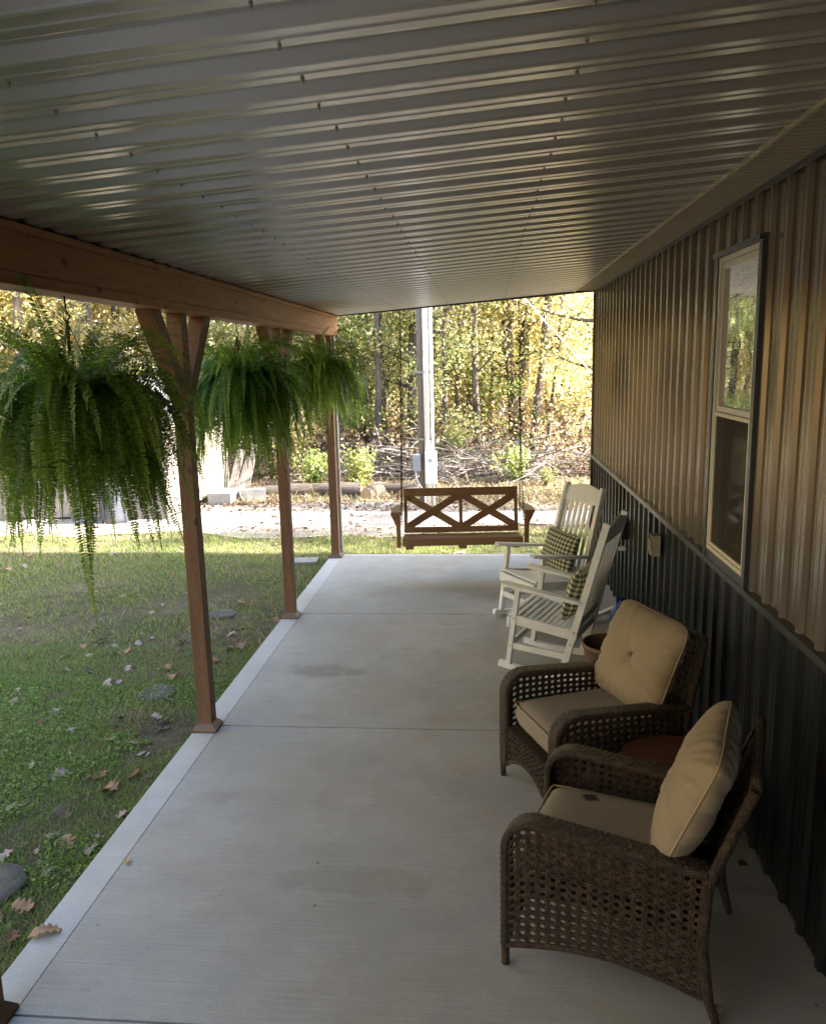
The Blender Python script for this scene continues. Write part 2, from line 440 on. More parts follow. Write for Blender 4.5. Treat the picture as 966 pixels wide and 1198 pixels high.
def gravel_sheet():
    xs = np.linspace(-40, 14, 260); rows = 26
    V = []; F = []
    for i, x in enumerate(xs):
        y0 = gravel_edge(x) + random.uniform(-.07, .07); y1 = 13.2 + .3 * math.sin(x * .7 + 2) + .15 * math.sin(x * 2.1) - (.5 if x > -1.5 else 0)
        for j in range(rows):
            y = y0 + (y1 - y0) * j / (rows - 1); V.append((x, y, float(ground_z(x, y)) + .012))
    for i in range(len(xs) - 1):
        for j in range(rows - 1):
            a = i * rows + j; F.append((a, a + rows, a + rows + 1, a + 1))
    me = bpy.data.meshes.new('gravel_drive'); me.from_pydata(V, [], F); me.polygons.foreach_set('use_smooth', [True] * len(F))
    tag(link_mesh('gravel_drive', me, 'gravel'), None, None, kind='structure')
gravel_sheet()
def forest_floor():
    xs = np.linspace(-60, 40, 160); ysx = np.linspace(0, 1, 50); V = []; F = []
    for i, x in enumerate(xs):
        y0 = 14.0 + .4 * math.sin(x * .8 + 2) + .2 * math.sin(x * 2.3)
        for j, q in enumerate(ysx):
            y = y0 + (60 - y0) * q ** 1.6; V.append((x, y, float(ground_z(x, y)) + .02))
    n = len(ysx)
    for i in range(len(xs) - 1):
        for j in range(n - 1):
            a = i * n + j; F.append((a, a + n, a + n + 1, a + 1))
    me = bpy.data.meshes.new('forest_floor'); me.from_pydata(V, [], F); me.polygons.foreach_set('use_smooth', [True] * len(F))
    tag(link_mesh('forest_floor', me, 'leaf_litter'), None, None, kind='structure')
forest_floor()

# grass blades
def blades(name, n, xr, yr, h, w, mat, mask, lean=.5):
    x = rng.uniform(*xr, n); y = rng.uniform(*yr, n); k = mask(x, y); x, y = x[k], y[k]; n = len(x)
    z = ground_z(x, y); hh = h * rng.uniform(.45, 1.25, n); a = rng.uniform(0, 2 * np.pi, n); ww = w * rng.uniform(.7, 1.3, n)
    ln = rng.uniform(.1, lean, n) * hh * 1.6; la = rng.uniform(0, 2 * np.pi, n)
    b0 = np.stack([x + np.cos(a) * ww, y + np.sin(a) * ww, z], 1); b1 = np.stack([x - np.cos(a) * ww, y - np.sin(a) * ww, z], 1)
    t = np.stack([x + np.cos(la) * ln, y + np.sin(la) * ln, z + hh], 1)
    o = np_mesh(name, np.stack([b0, b1, t], 1).reshape(-1, 3), 3, mat); return o
def lawnmask(x, y):
    ge = 10.6 + .2 * np.sin(x * .9)
    onslab = (x > -1.86) & (y < 9.16)
    dens = .62 + .5 * fnoise(x, y, 1.6, 5) + .25 * fnoise(x, y, 6, 6)
    bare = np.exp(-((x + 2.1) ** 2 / .05 + (y - 4.6) ** 2 / .09)) * .9
    return (~onslab) & (y < ge + .1) & (rng.uniform(0, 1, x.shape) < dens - bare)
tag(blades('lawn_grass', 210000, (-5.2, -1.84), (1.3, 6.2), .034, .0022, 'grass_blade', lawnmask, .9), 'short green lawn grass beside the concrete porch', 'grass', kind='stuff')
tag(blades('yard_grass', 150000, (-9.5, 3.5), (6.2, 10.9), .045, .0045, 'grass_blade', lawnmask, .9), 'thin mixed grass between the porch and the gravel drive', 'grass', kind='stuff')
def clover_patch():
    n = 60000; x = rng.uniform(-3.9, -1.86, n); y = rng.uniform(1.3, 5.5, n)
    k = (fnoise(x, y, 2.2, 9) + .45 * fnoise(x, y, 8, 10) > -.12) & ((x < -2.15 + .25 * fnoise(x, y, 4, 71)) | (fnoise(x, y, 5, 72) > .15)) & (np.hypot((x + 2.1) * 1.3, y - 4.75) + .15 * fnoise(x, y, 6, 77) > .24); x, y = x[k], y[k]
    P = np.stack([x, y, ground_z(x, y) + rng.uniform(.006, .035, len(x))], 1)
    tag(np_mesh('clover', leaf_quads(P, rng.uniform(.004, .011, len(x)), .65, aspect=.75), 4, 'clover'), 'low broad leaved weeds growing along the slab edge', 'weeds', kind='stuff')
clover_patch()
def tuft_mask(x, y): return rng.uniform(0, 1, x.shape) < np.exp(-(((x + 2.42) / .22) ** 2 + ((y - 4.78) / .2) ** 2))
tag(blades('straw_clump', 5000, (-3.0, -1.95), (4.2, 5.4), .09, .0016, 'dry_grass', tuft_mask, 1.6), 'scruffy clump of dry straw in the lawn beside the first full post', 'dry grass', kind='stuff')
tag(blades('tall_lawn_grass', 16000, (-5.2, -1.84), (1.3, 6.2), .075, .0018, 'grass_blade', lambda x, y: lawnmask(x, y) & (fnoise(x, y, 3.5, 88) > .3), 1.0), 'longer tufts of grass standing out of the short lawn', 'grass', kind='stuff')
def edge_mask(x, y):
    return (np.abs(y - 10.75 - .1 * x * 0) < .5) & (rng.uniform(0, 1, x.shape) < .35)
tag(blades('dry_edge_grass', 30000, (-12, 4), (10.1, 11.4), .05, .006, 'dry_grass', edge_mask, 1.2), 'straw coloured dry grass along the near rim of the gravel', 'grass', kind='stuff')
def verge_mask(x, y):
    return (rng.uniform(0, 1, x.shape) < .5 + .5 * fnoise(x, y, 1.2, 12)) & ((y > 13.0) | (x > -.3 + 0 * x) & (y > 12.3))
tag(blades('verge_grass', 60000, (-12, 6), (12.3, 15.6), .11, .008, 'dry_grass', verge_mask, 1.0), 'pale dry grass on the verge below the trees', 'grass', kind='stuff')

# porch slab
XE, XB, XW = -1.831, -1.681, 1.226
J = [-6.8, -4.53, -2.26, .02, 2.30, 4.58, 6.86, 9.126]
def slab():
    b = MB()
    for a, c in zip(J[:-1], J[1:]):
        b.box((XB + .0008, a + .0055, -.14), (XW + .04, c - .0055 - (.11 if c > 9 else 0), 0), bev=.003)
    b.box((XE + .02, J[0], -.16), (XW, J[-1] - .02, -.012))
    tag(b.build('porch_floor', 'concrete'), None, None, kind='structure')
    b = MB()
    for a, c in zip(J[:-1], J[1:]):
        b.box((XE, a + .002, -.15), (XB - .0008, c - .002, .0005), bev=.006)
    b.box((XB + .0008, J[-1] - .112, -.15), (XW + .04, J[-1] - .002, .0005), bev=.006)
    tag(b.build('porch_floor_edge', 'concrete_smooth'), None, None, kind='structure')
slab()

# ------------------------------------------------------------------ house
def rib_profile(L0, L1, pitch=.19, phase=0, h=.018, base=.052, top=.028, bead=True):
    """(pos, height) pairs along the wall"""
    out = [(L0, 0)]; k = math.floor((L0 - phase) / pitch) - 1
    while True:
        c = phase + k * pitch; k += 1
        if c - base / 2 > L1: break
        for d, hh in ((-base / 2, 0), (-top / 2, h), (top / 2, h), (base / 2, 0)):
            if L0 < c + d < L1: out.append((c + d, hh))
            elif c + d <= L0 and hh == h: pass
        for d in ((-.045, .045) if bead else ()):   # shallow stiffening bead in the flat
            m = c + pitch / 2 + d * .55
            for dd, hh in ((-.006, 0), (0, .0022), (.006, 0)):
                if L0 < m + dd < L1: out.append((m + dd, hh))
    out.append((L1, 0)); out = sorted(set(out)); return out
def wall_sheet(b, y0, y1, z0, z1, x, phase, mi=0):
    pr = rib_profile(y0, y1, phase=phase)
    for (ya, ha), (yb, hb) in zip(pr[:-1], pr[1:]):
        if yb - ya < 1e-5: continue
        b.poly([(x - ha, ya, z0), (x - hb, yb, z0), (x - hb, yb, z1), (x - ha, ya, z1)], mi)
house = empty('house', (1.3, 9.1, 0), 0, 'metal sided house with ribbed tan upper wall over dark wainscot beside the porch', 'house')
def hchild(mb, name, mats, parent=house, smooth=False):
    o = mb.build(name, mats, None, smooth); me = o.data
    o.parent = parent; off = Vector((0, 0, 0)); p = parent
    while p is not None: off += Vector(p.location); p = p.parent
    me.transform(Matrix.Translation(-off)); return o
WX = 1.222; WY0, WY1, WZ0, WZ1 = 3.715, 4.335, 1.215, 2.725
YN = -6.8
b = MB()
wall_sheet(b, YN, WY0, 1.16, 2.962, WX, .035); wall_sheet(b, WY1, 9.10, 1.16, 2.962, WX, .035)
wall_sheet(b, WY0, WY1, WZ1, 2.962, WX, .035)
for zz in (1.24, 1.74, 2.30, 2.88):      # screw heads along the flats
    k = 0
    y = .035 + .035 - 6.65
    while y < 9.08:
        if not (WY0 - .05 < y < WY1 + .05 and WZ0 < zz < WZ1):
            b.tube([(WX + .002, y, zz), (WX - .004, y, zz), (WX - .009, y, zz)], [.010, .009, .005], 8, 1)
        y += .19
hchild(b, 'upper_wall', ['wall_metal', 'pot_clay'])
b = MB(); wall_sheet(b, YN, 9.10, 0.0, 1.15, WX + .004, .035)
hchild(b, 'wainscot', 'wainscot_metal')
b = MB()
b.box((WX - .030, YN, 1.132), (WX + .02, 9.105, 1.137)); b.prism([(WX - .030, YN, 1.137), (WX - .033, YN, 1.137), (WX - .033, YN, 1.168), (WX - .030, YN, 1.168)], (0, 9.105 - YN, 0))
b.prism([(WX - .030, YN, 1.1685), (WX - .033, YN, 1.1685), (WX + .02, YN, 1.185), (WX + .02, YN, 1.182)], (0, 9.105 - YN, 0))
hchild(b, 'rail_trim', 'trim_metal')
b = MB(); b.box((WX - .03, 9.105, 0), (WX + .06, 9.135, 2.962)); b.box((WX - .034, 9.075, 0), (WX - .026, 9.1, 2.962))
hchild(b, 'corner_trim', 'wall_metal')
b = MB()   # solid body behind the sheet, round the room with the window
b.box((1.30, WY1 + 1.6, -.1), (8.7, 9.12, 3.0)); b.box((1.30, YN - .5, -.1), (8.7, WY0 - 1.6, 3.0)); b.box((4.5, WY0 - 1.6, -.1), (8.7, WY1 + 1.6, 3.0))
b.box((1.245, WY0 - 1.6, -.1), (1.30, WY0, 3.0)); b.box((1.245, WY1, -.1), (1.30, WY1 + 1.6, 3.0)); b.box((1.245, WY0, -.1), (1.30, WY1, WZ0)); b.box((1.245, WY0, WZ1), (1.30, WY1, 3.0))
b.box((1.30, WY0 - 1.6, -.1), (4.5, WY1 + 1.6, .3)); b.box((1.30, WY0 - 1.6, 2.8), (4.5, WY1 + 1.6, 3.0))
hchild(b, 'room_walls', 'room_wall')
b = MB()   # main roof
for s in (0,):
    b.prism([(.95, YN - .6, 3.03), (5.0, YN - .6, 7.1), (9.1, YN - .6, 3.03), (9.1, YN - .6, 3.10), (5.0, YN - .6, 7.2), (.90, YN - .6, 3.10)], (0, 9.13 + .05 - YN + .6, 0))
b.prism([(1.3, 9.10, 3.0), (8.7, 9.10, 3.0), (5.0, 9.10, 6.95)], (0, .03, 0), mi=1)
b.prism([(1.3, YN, 3.0), (8.7, YN, 3.0), (5.0, YN, 6.95)], (0, .03, 0), mi=1)
hchild(b, 'roof', ['roof_metal', 'wall_metal'])
b = MB(); b.box((.985, YN, 2.963), (1.26, 9.128, 2.968))
hchild(b, 'soffit', 'soffit_metal')
b = MB()
b.box((.972, YN, 2.949), (.985, 9.13, 2.966)); hchild(b, 'soffit_trim', 'soffit_trim')
b = MB(); b.box((WX - .026, YN, 2.935), (WX - .02, 9.10, 2.962)); hchild(b, 'wall_cap', 'trim_metal')
b = MB()
# perforated lines of the soffit: fine grooves running across
y = YN
while y < 9.1:
    b.box((.99, y, 2.9605), (WX - .03, y + .006, 2.9635)); y += .05
hchild(b, 'soffit_groove', 'soffit_trim')

# window
win = bpy.data.objects.new('window', None); COL.objects.link(win); win.parent = house
win.location = Vector((WX, 4.02, WZ0)) - Vector(house.location)
b = MB(); fx0, fx1 = WX - .028, WX + .05
def frame(b, y0, y1, z0, z1, w, x0, x1, bev=.002):
    b.box((x0, y0, z0), (x1, y0 + w, z1), bev=bev); b.box((x0, y1 - w, z0), (x1, y1, z1), bev=bev)
    b.box((x0, y0 + w, z0), (x1, y1 - w, z0 + w), bev=bev); b.box((x0, y0 + w, z1 - w), (x1, y1 - w, z1), bev=bev)
frame(b, WY0, WY1, WZ0, WZ1, .024, fx0, fx1)
hchild(b, 'frame', 'vinyl', win)
ZM = 1.975
b = MB(); frame(b, WY0 + .026, WY1 - .026, ZM - .02, WZ1 - .026, .030, fx0 + .012, fx0 + .04)
s1 = hchild(b, 'upper_sash', 'vinyl', win)
b = MB(); frame(b, WY0 + .026, WY1 - .026, WZ0 + .026, ZM - .022, .020, fx0 + .004, fx0 + .02)
s2 = hchild(b, 'screen_frame', 'vinyl', win)
b = MB(); b.poly([(fx0 + .026, WY0 + .05, ZM), (fx0 + .026, WY1 - .05, ZM), (fx0 + .026, WY1 - .05, WZ1 - .05), (fx0 + .026, WY0 + .05, WZ1 - .05)])
hchild(b, 'upper_pane', 'window_glass', win)
b = MB(); b.poly([(fx0 + .05, WY0 + .036, WZ0 + .036), (fx0 + .05, WY1 - .036, WZ0 + .036), (fx0 + .05, WY1 - .036, ZM), (fx0 + .05, WY0 + .036, ZM)])
hchild(b, 'lower_pane', 'window_glass', win)
b = MB(); b.poly([(fx0 + .012, WY0 + .042, WZ0 + .042), (fx0 + .012, WY1 - .042, WZ0 + .042), (fx0 + .012, WY1 - .042, ZM - .038), (fx0 + .012, WY0 + .042, ZM - .038)])
hchild(b, 'insect_screen', 'insect_screen', win)
b = MB(); b.box((WX - .034, WY0 - .042, WZ0 - .05), (WX + .01, WY0 - .002, WZ1 + .03)); b.box((WX - .034, WY1 + .002, WZ0 - .05), (WX + .01, WY1 + .03, WZ1 + .02))
b.box((WX - .05, WY0 - .05, WZ1 + .002), (WX + .01, WY1 + .035, WZ1 + .026)); b.box((WX - .028, WY0 - .0015, WZ0 - .055), (WX + .01, WY1 + .0015, WZ0 - .002))
hchild(b, 'window_trim', 'trim_metal', win)

# outlet boxes on the wainscot
b = MB(); b.box((WX - .075, 5.50, .872), (WX - .012, 5.60, 1.018), bev=.006); b.box((WX - .082, 5.492, .90), (WX - .072, 5.608, .99), bev=.003)
tag(hchild(b, 'outlet_cover', 'tan_plastic'), None, None)
b = MB(); b.box((WX - .08, 6.70, .72), (WX - .012, 6.82, .87), bev=.006); tag(hchild(b, 'outlet_box', 'black_metal'), None, None)
b = MB(); b.box((WX - .12, 6.79, .60), (WX - .02, 6.86, .625), bev=.004); hchild(b, 'outlet_flap', 'white_plastic')

# ------------------------------------------------------------------ porch frame
porch = empty('porch_canopy', (-1.755, 0, 0), 0, 'lean-to porch canopy with ribbed metal roof on cedar beam and posts', 'porch roof')
def roof_z(x): return 2.775 + (x + 1.655) * (2.958 - 2.775) / (2.64)
b = MB()
pr = [(YN, 0)]
for k in range(-36, 49):
    c = .02 + k * .19
    for d, hh in ((-.056, 0), (-.049, .0012), (-.043, .005), (-.027, .0205), (-.022, .0235), (-.015, .0242), (.015, .0242), (.022, .0235), (.027, .0205), (.043, .005), (.049, .0012), (.056, 0), (.083, 0), (.088, .0022), (.093, .0028), (.098, .0022), (.103, 0)):
        if YN < c + d < 9.125: pr.append((c + d, hh))
pr.append((9.128, 0))
for (ya, ha), (yb, hb) in zip(pr[:-1], pr[1:]):
    xsr = [-2.02, -1.655, -.6, .3, .985]
    for xa, xb in zip(xsr[:-1], xsr[1:]):
        b.poly([(xa, ya, roof_z(xa) + ha), (xb, ya, roof_z(xb) + ha), (xb, yb, roof_z(xb) + hb), (xa, yb, roof_z(xa) + hb)])
for xr in (-1.52, -.96, -.39, .216, .80):
    y = .02 + .095 + .03 - 34 * .19
    while y < 9.1:
        j = random.uniform(-.006, .006)
        z = roof_z(xr)
        if xr < .5 and xr > -1.3:
            b.tube([(xr + j, y, z), (xr + j, y, z - .007)], [.0045, .004], 6, 1)
            b.tube([(xr + j, y, z - .007), (xr + j + .001, y, z - .012)], [.002, .001], 5, 1)
        y += .19
hchild(b, 'roof_sheet', ['roof_metal', 'screw_metal'], porch)
b = MB(); b.prism([(-2.04, YN, 2.80), (.98, YN, 3.01), (.98, YN, 3.02), (-2.04, YN, 2.815)], (0, 9.13 - YN, 0))
b.prism([(-2.02, 9.131, roof_z(-2.02) - .008), (1.22, 9.131, 2.95), (1.22, 9.131, 3.02), (-2.02, 9.131, 2.83)], (0, .02, 0))
hchild(b, 'roof_edge', 'trim_metal', porch)
b = MB(); bx0, bx1 = -1.80, -1.655
seams = [YN, -3.3, .95, 5.62, 8.32, 9.128]
for a, c in zip(seams[:-1], seams[1:]):
    b.box((bx0, a + .0015, 2.595), (bx1 - .004, c - .0015, 2.737), bev=.002)
b.box((bx0 - .003, YN, 2.548), (bx1, 9.128, 2.5935), bev=.003)
for a, c in ((YN, 3.75), (3.752, 9.128)): b.box((bx0 - .003, a, 2.7385), (bx1 + .002, c, 2.768), bev=.002)
hchild(b, 'beam', 'beam_wood', porch)
# closure strip between sheet ribs and beam
b = MB(); b.box((bx0, YN, 2.7685), (bx1 - .02, 9.12, 2.785)); hchild(b, 'closure_strip', 'black_metal', porch)
POSTS = [(2.26, 1, 1), (4.54, 1, 1), (6.76, 1, 1), (8.985, 1, 0), (-.02, 1, 1), (-2.3, 1, 1)]
def post(y, near, far, first):
    p = bpy.data.objects.new('post', None)
    b = MB(); b.box((-.045, -.045, .002), (.045, .045, 2.547), bev=.004)
    o = b.build('post', 'post_wood', porch); o.location = (0, y, 0)
    b = MB()
    pr = [(.075, .075, .0), (.075, .075, .014), (.047, .047, .05)]
    rings = [[b.bm.verts.new((sx * w, sy * d, z)) for sx, sy in ((-1, -1), (1, -1), (1, 1), (-1, 1))] for w, d, z in pr]
    for r0, r1 in zip(rings[:-1], rings[1:]):
        for k in range(4): b.bm.faces.new((r0[k], r0[(k + 1) % 4], r1[(k + 1) % 4], r1[k]))
    b.bm.faces.new(rings[-1])
    b.build('post_base', 'base_metal', o)
    for s, on in ((-1, near), (1, far)):
        if not on: continue
        b = MB(); e = s * .046
        b.prism([(-.0445, e, 2.02), (-.0445, e, 2.155), (-.0445, s * .33, 2.546), (-.0445, s * .46, 2.546)], (.089, 0, 0))
        b.build('brace', 'post_wood', o)
for a in POSTS: post(*a, None)
b = MB(); b.box((-1.765, 9.145, .0), (-1.705, 9.215, 2.80), bev=.006); b.box((-1.772, 9.14, -.02), (-1.698, 9.25, .05), bev=.006)
hchild(b, 'downspout', 'galvanised', porch)

# ------------------------------------------------------------------ porch swing
sw = empty('porch_swing', (-.24, 8.0, 0), R(4.5), 'brown wooden porch swing with two X panels hanging at the far end of the porch', 'porch swing')
SW = 'swing_wood'; hw = .60
by, bz0, bz1 = .24, .50, .93       # back plane (local y), lean
def bk(x, t):   # point on back at height parameter t
    return Vector((x, .20 + .10 * t, .47 + .44 * t))
MB().beam(bk(-hw, .94), bk(hw, .94), .03, .085, up=(0, .22, 1), bev=.003).build('top_rail', SW, sw)
MB().beam(bk(-hw, .06), bk(hw, .06), .03, .06, up=(0, .22, 1), bev=.003).build('lower_rail', SW, sw)
for x in (-hw + .02, 0, hw - .02):
    MB().beam(bk(x, .02), bk(x, .90), .035, .03, up=(0, 1, 0), bev=.002).build('stile', SW, sw)
for x0, x1 in ((-hw + .03, -.02), (.02, hw - .03)):
    off = Vector((0, -.004, 0))
    MB().beam(bk(x0, .12) + off, bk(x1, .86) + off, .075, .016, up=(0, 1, 0), bev=.002).build('cross_brace', SW, sw)
    MB().beam(bk(x0, .86) - off * 3, bk(x1, .12) - off * 3, .075, .016, up=(0, 1, 0), bev=.002).build('cross_brace', SW, sw)
for k in range(4):
    y = -.10 + k * .078
    MB().box((-hw, y, .458 - .008 * k), (hw, y + .068, .478 - .008 * k), bev=.004).build('seat_slat', SW, sw)
MB().box((-hw - .01, -.135, .40), (hw + .01, -.107, .478), bev=.003).build('front_rail', SW, sw)
for x in (-hw + .06, 0, hw - .06): MB().box((x - .04, -.125, .362), (x + .04, .25, .399), bev=.003).build('seat_support', SW, sw)
for s in (-1, 1):
    xa = s * (hw + .03)
    MB().box((min(xa, xa + s * .04), -.13, .385), (max(xa, xa + s * .04), -.05, .735), bev=.003).build('arm_post', SW, sw)
    b = MB(); b.prism([(s * (hw + .01), -.19, .736), (s * (hw + .12), -.19, .736), (s * (hw + .12), .02, .736), (s * (hw + .06), .27, .736), (s * (hw + .01), .27, .736)], (0, 0, .028))
    b.prism([(xa + s * .041, -.11, .735), (xa + s * .10, -.11, .735), (xa + s * .041, -.11, .60)], (0, .03, 0))
    b.build('armrest', SW, sw)
def chain(b, p0, p1, link=.042, r=.0027):
    p0, p1 = Vector(p0), Vector(p1); d = p1 - p0; n = int(d.length / (link * .72)); u = d.normalized(); side = u.orthogonal().normalized(); s2 = u.cross(side)
    for i in range(n):
        c = p0 + d * ((i + .5) / n); sd = side if i % 2 else s2
        pts = [c + u * (link / 2 * math.cos(a)) + sd * (link * .24 * math.sin(a)) for a in np.linspace(0, 2 * math.pi, 9)]
        b.tube(pts, r, 4, cap=False)
for s in (-1, 1):
    b = MB(); xs_ = s * (hw + .02); top = (xs_ * .94, .05, 2.74 if s < 0 else 2.83)
    chain(b, (xs_, -.12, .62), (xs_ * .97, .03, 1.45)); chain(b, (xs_, .27, .66), (xs_ * .97, .03, 1.45)); chain(b, (xs_ * .97, .03, 1.45), top)
    b.build('chain', 'black_metal', sw)

# ------------------------------------------------------------------ rocking chairs
def rocker_chair(label):
    t = empty('rocking_chair', (0, 0, 0), 0, label, 'rocking chair', 'white rocking chairs on the porch')
    W = 'white_paint'; hx = .265
    for s in (-1, 1):
        pts = []
        for k in range(15):
            x = -.075 + k / 14 * .93; pts.append((x, s * hx, .018 + .20 * (x - .28) ** 2 * (1.0 if x > .28 else 1.3)))
        MB().sweep(pts, [(-.02, -.02), (.02, -.02), (.02, .02), (-.02, .02)], (0, 1, 0)).build('rocker', W, t)
        MB().beam((.0, s * hx, .05), (.075, s * hx, .625), .042, .036, bev=.004, up=(1, 0, 0)).build('front_leg', W, t)
        MB().beam((.40, s * hx, .03), (.70, s * (hx - .02), 1.15), .034, .05, bev=.004, up=(1, 0, 0)).build('back_post', W, t)
        pa = [(-.055, 0), (-.04, -.035), (.0, -.045), (.30, -.035), (.53, -.02), (.53, .02), (.30, .03), (.0, .04), (-.04, .03)]
        b = MB(); b.prism([(x, s * (hx + .005) + y, .655 - .14 * x - .012) for x, y in pa], (0, 0, .024)); b.build('armrest', W, t)
        MB().beam((.02, s * hx, .40), (.51, s * hx, .335), .026, .07, bev=.003).build('side_rail', W, t)
        MB().beam((.005, s * hx, .20), (.455, s * hx, .17), .024, .045, bev=.003).build('side_stretcher', W, t)
        for p in ((.018, .2), (.05, .41)): MB().tube([(p[0], s * (hx + .0175), p[1]), (p[0], s * (hx + .0225), p[1])], .007, 8).build('bolt', 'screw_metal', t)
        for p in ((.465, .27), (.49, .36)): MB().tube([(p[0], s * (hx + .013), p[1]), (p[0], s * (hx + .022), p[1])], .007, 8).build('bolt', 'screw_metal', t)
    for k in range(12):
        x = -.005 + k * .0425; z = .425 - .10 * x - .03 * math.sin(math.pi * min(1, max(0, x / .5)))
        MB().box((x, -hx - .01, z), (x + .037, hx + .01, z + .014), bev=.003).build('seat_slat', W, t)
    MB().beam((-.005, -hx, .37), (-.005, hx, .37), .022, .08, bev=.003).build('front_rail', W, t)
    MB().beam((.018, -hx, .21), (.018, hx, .21), .02, .045, bev=.003).build('stretcher', W, t)
    def back(z): return .40 + .30 * (z - .03) / 1.12
    MB().beam((back(.30), -hx, .30), (back(.30), hx, .30), .022, .06, bev=.003).build('stretcher', W, t)
    MB().beam((back(.44), -hx, .44), (back(.44), hx, .44), .024, .07, bev=.003).build('lower_back_rail', W, t)
    b = MB(); hr = []
    zs = []
    n = 12
    for k in range(n + 1):
        y = -hx + .03 + (2 * hx - .06) * k / n; zs.append((y, 1.115 + .045 * math.cos(math.pi * (k / n - .5)), .0))
    out = [(back(1.0) - .005, -hx + .03, 1.0)] + [(back(z), y, z) for y, z, _ in zs] + [(back(1.0) - .005, hx - .03, 1.0)]
    b.prism(out, (.024, 0, -.006)); b.build('headrail', W, t)
    for k in range(7):
        y = (-hx + .055) + (2 * hx - .11) * k / 6
        MB().beam((back(.45) + .012, y, .45), (back(1.03) + .008, y * .96, 1.03), .034, .010, bev=.002, up=(1, 0, 0)).build('back_slat', W, t)
    return t
ra = rocker_chair('white slatted rocking chair standing beside the swing, its pillow facing the porch')
rb = copy_tree(ra); rb['label'] = 'white slatted rocking chair between the other rocker and the wicker armchair, seen from its side'
ra.location = (.27, 6.60, 0); ra.rotation_euler.z = R(31)
rb.location = (.265, 5.80, 0); rb.rotation_euler.z = R(-23)

# ------------------------------------------------------------------ pillows / cushions
def pillow_mesh(w, h, t, n=28, edge=.0, wr=.004, pinch=.06, seed=1, dimple=0, box=False, flat=2.2):
    r = random.Random(seed); ph = [r.uniform(0, 6) for _ in range(8)]
    V = []; F = []
    for side in (1, -1):
        for j in range(n + 1):
            for i in range(n + 1):
                u = -1 + 2 * i / n; v = -1 + 2 * j / n
                u = math.sin(u * math.pi / 2); v = math.sin(v * math.pi / 2)
                # pinched sides
                rd = .10 if not box else .03; x = u * w / 2 * (1 - pinch * (1 - v * v) * abs(u)) * (1 - rd * u * u * v ** 6); y = v * h / 2 * (1 - pinch * (1 - u * u) * abs(v)) * (1 - rd * v * v * u ** 6)
                e = max(0, (1 - abs(u) ** flat)) * max(0, (1 - abs(v) ** flat)); z = t / 2 * e ** (.33 if box else .5)
                ed = (1 - (1 - abs(u)) * 1.0) ** 3 + (1 - (1 - abs(v))) ** 3
                ed = max(abs(u), abs(v)) ** 3 * e ** .25
                a = math.atan2(v, u)
                if dimple: z -= dimple * .28 * math.exp(-(u * u + v * v) * 5) * (.5 + .5 * math.sin(6 * a + ph[6])) ** 2
                z += wr * ed * (math.sin(17 * a + ph[0] + 3 * math.sin(a * 2 + ph[5])) + .6 * math.sin(31 * a + ph[1]) + .5 * math.sin(43 * a + ph[4]))
                z += wr * .8 * e * (math.sin(5 * u + 3 * v + ph[2]) * math.sin(4 * v - 2 * u + ph[3]))
                if dimple: z -= dimple * math.exp(-(u * u * 26 + v * v * 26)) + dimple * .55 * math.exp(-(u * u * 3 + v * v * 3))
                V.append((x, y, side * max(z, 0 if e > 0 else 0)))
    N = (n + 1) ** 2
    for s in range(2):
        for j in range(n):
            for i in range(n):
                a = s * N + j * (n + 1) + i; q = (a, a + 1, a + n + 2, a + n + 1); F.append(q if s == 0 else q[::-1])
    me = bpy.data.meshes.new('cushion'); me.from_pydata(V, [], F)
    bm = bmesh.new(); bm.from_mesh(me); bmesh.ops.remove_doubles(bm, verts=bm.verts, dist=1e-5)
    bmesh.ops.recalc_face_normals(bm, faces=bm.faces); bm.to_mesh(me); bm.free()
    for p in me.polygons: p.use_smooth = True
    rim = []
    for k in range(121):
        q = k / 30
        if q < 1: u, v = -1 + 2 * q, -1
        elif q < 2: u, v = 1, -1 + 2 * (q - 1)
        elif q < 3: u, v = 1 - 2 * (q - 2), 1
        else: u, v = -1, 1 - 2 * (q - 3)
        rd = .10 if not box else .03; rim.append((u * w / 2 * (1 - pinch * (1 - v * v)) * (1 - rd * v ** 6), v * h / 2 * (1 - pinch * (1 - u * u)) * (1 - rd * u ** 6), 0))
    return me, rim
def add_pillow(name, mesh, mat, parent, M):
    o = link_mesh(name, mesh, mat, parent); o.matrix_local = M; return o

for chair, lab, seed in ((ra, 'green and cream checked pillow propped upright in the rocker by the swing', 3), (rb, 'green and cream checked pillow tucked in the rocker behind the wicker armchair', 5)):
    me, rim = pillow_mesh(.46, .40, .15, 24, wr=.003, pinch=.10, seed=seed)
    me.name = 'pillow'; o = link_mesh('pillow', me, 'gingham')
    tag(o, lab, 'pillow', 'checked pillows on the rocking chairs')
    # frame: local x = chair width, local y = up the back, local z = away from back
    zang = R(16)
    B = Matrix.Rotation(chair.rotation_euler.z, 4, 'Z'); T = Matrix.Translation(chair.location)
    X = Vector((0, 1, 0)); Yv = Vector((math.sin(zang), 0, math.cos(zang))); Z = X.cross(Yv)
    L = Matrix(((X.x, Yv.x, Z.x, .435), (X.y, Yv.y, Z.y, .01), (X.z, Yv.z, Z.z, .585), (0, 0, 0, 1)))
    o.matrix_world = T @ B @ L @ Matrix.Rotation(R(4 if seed == 3 else -3), 4, 'Z')

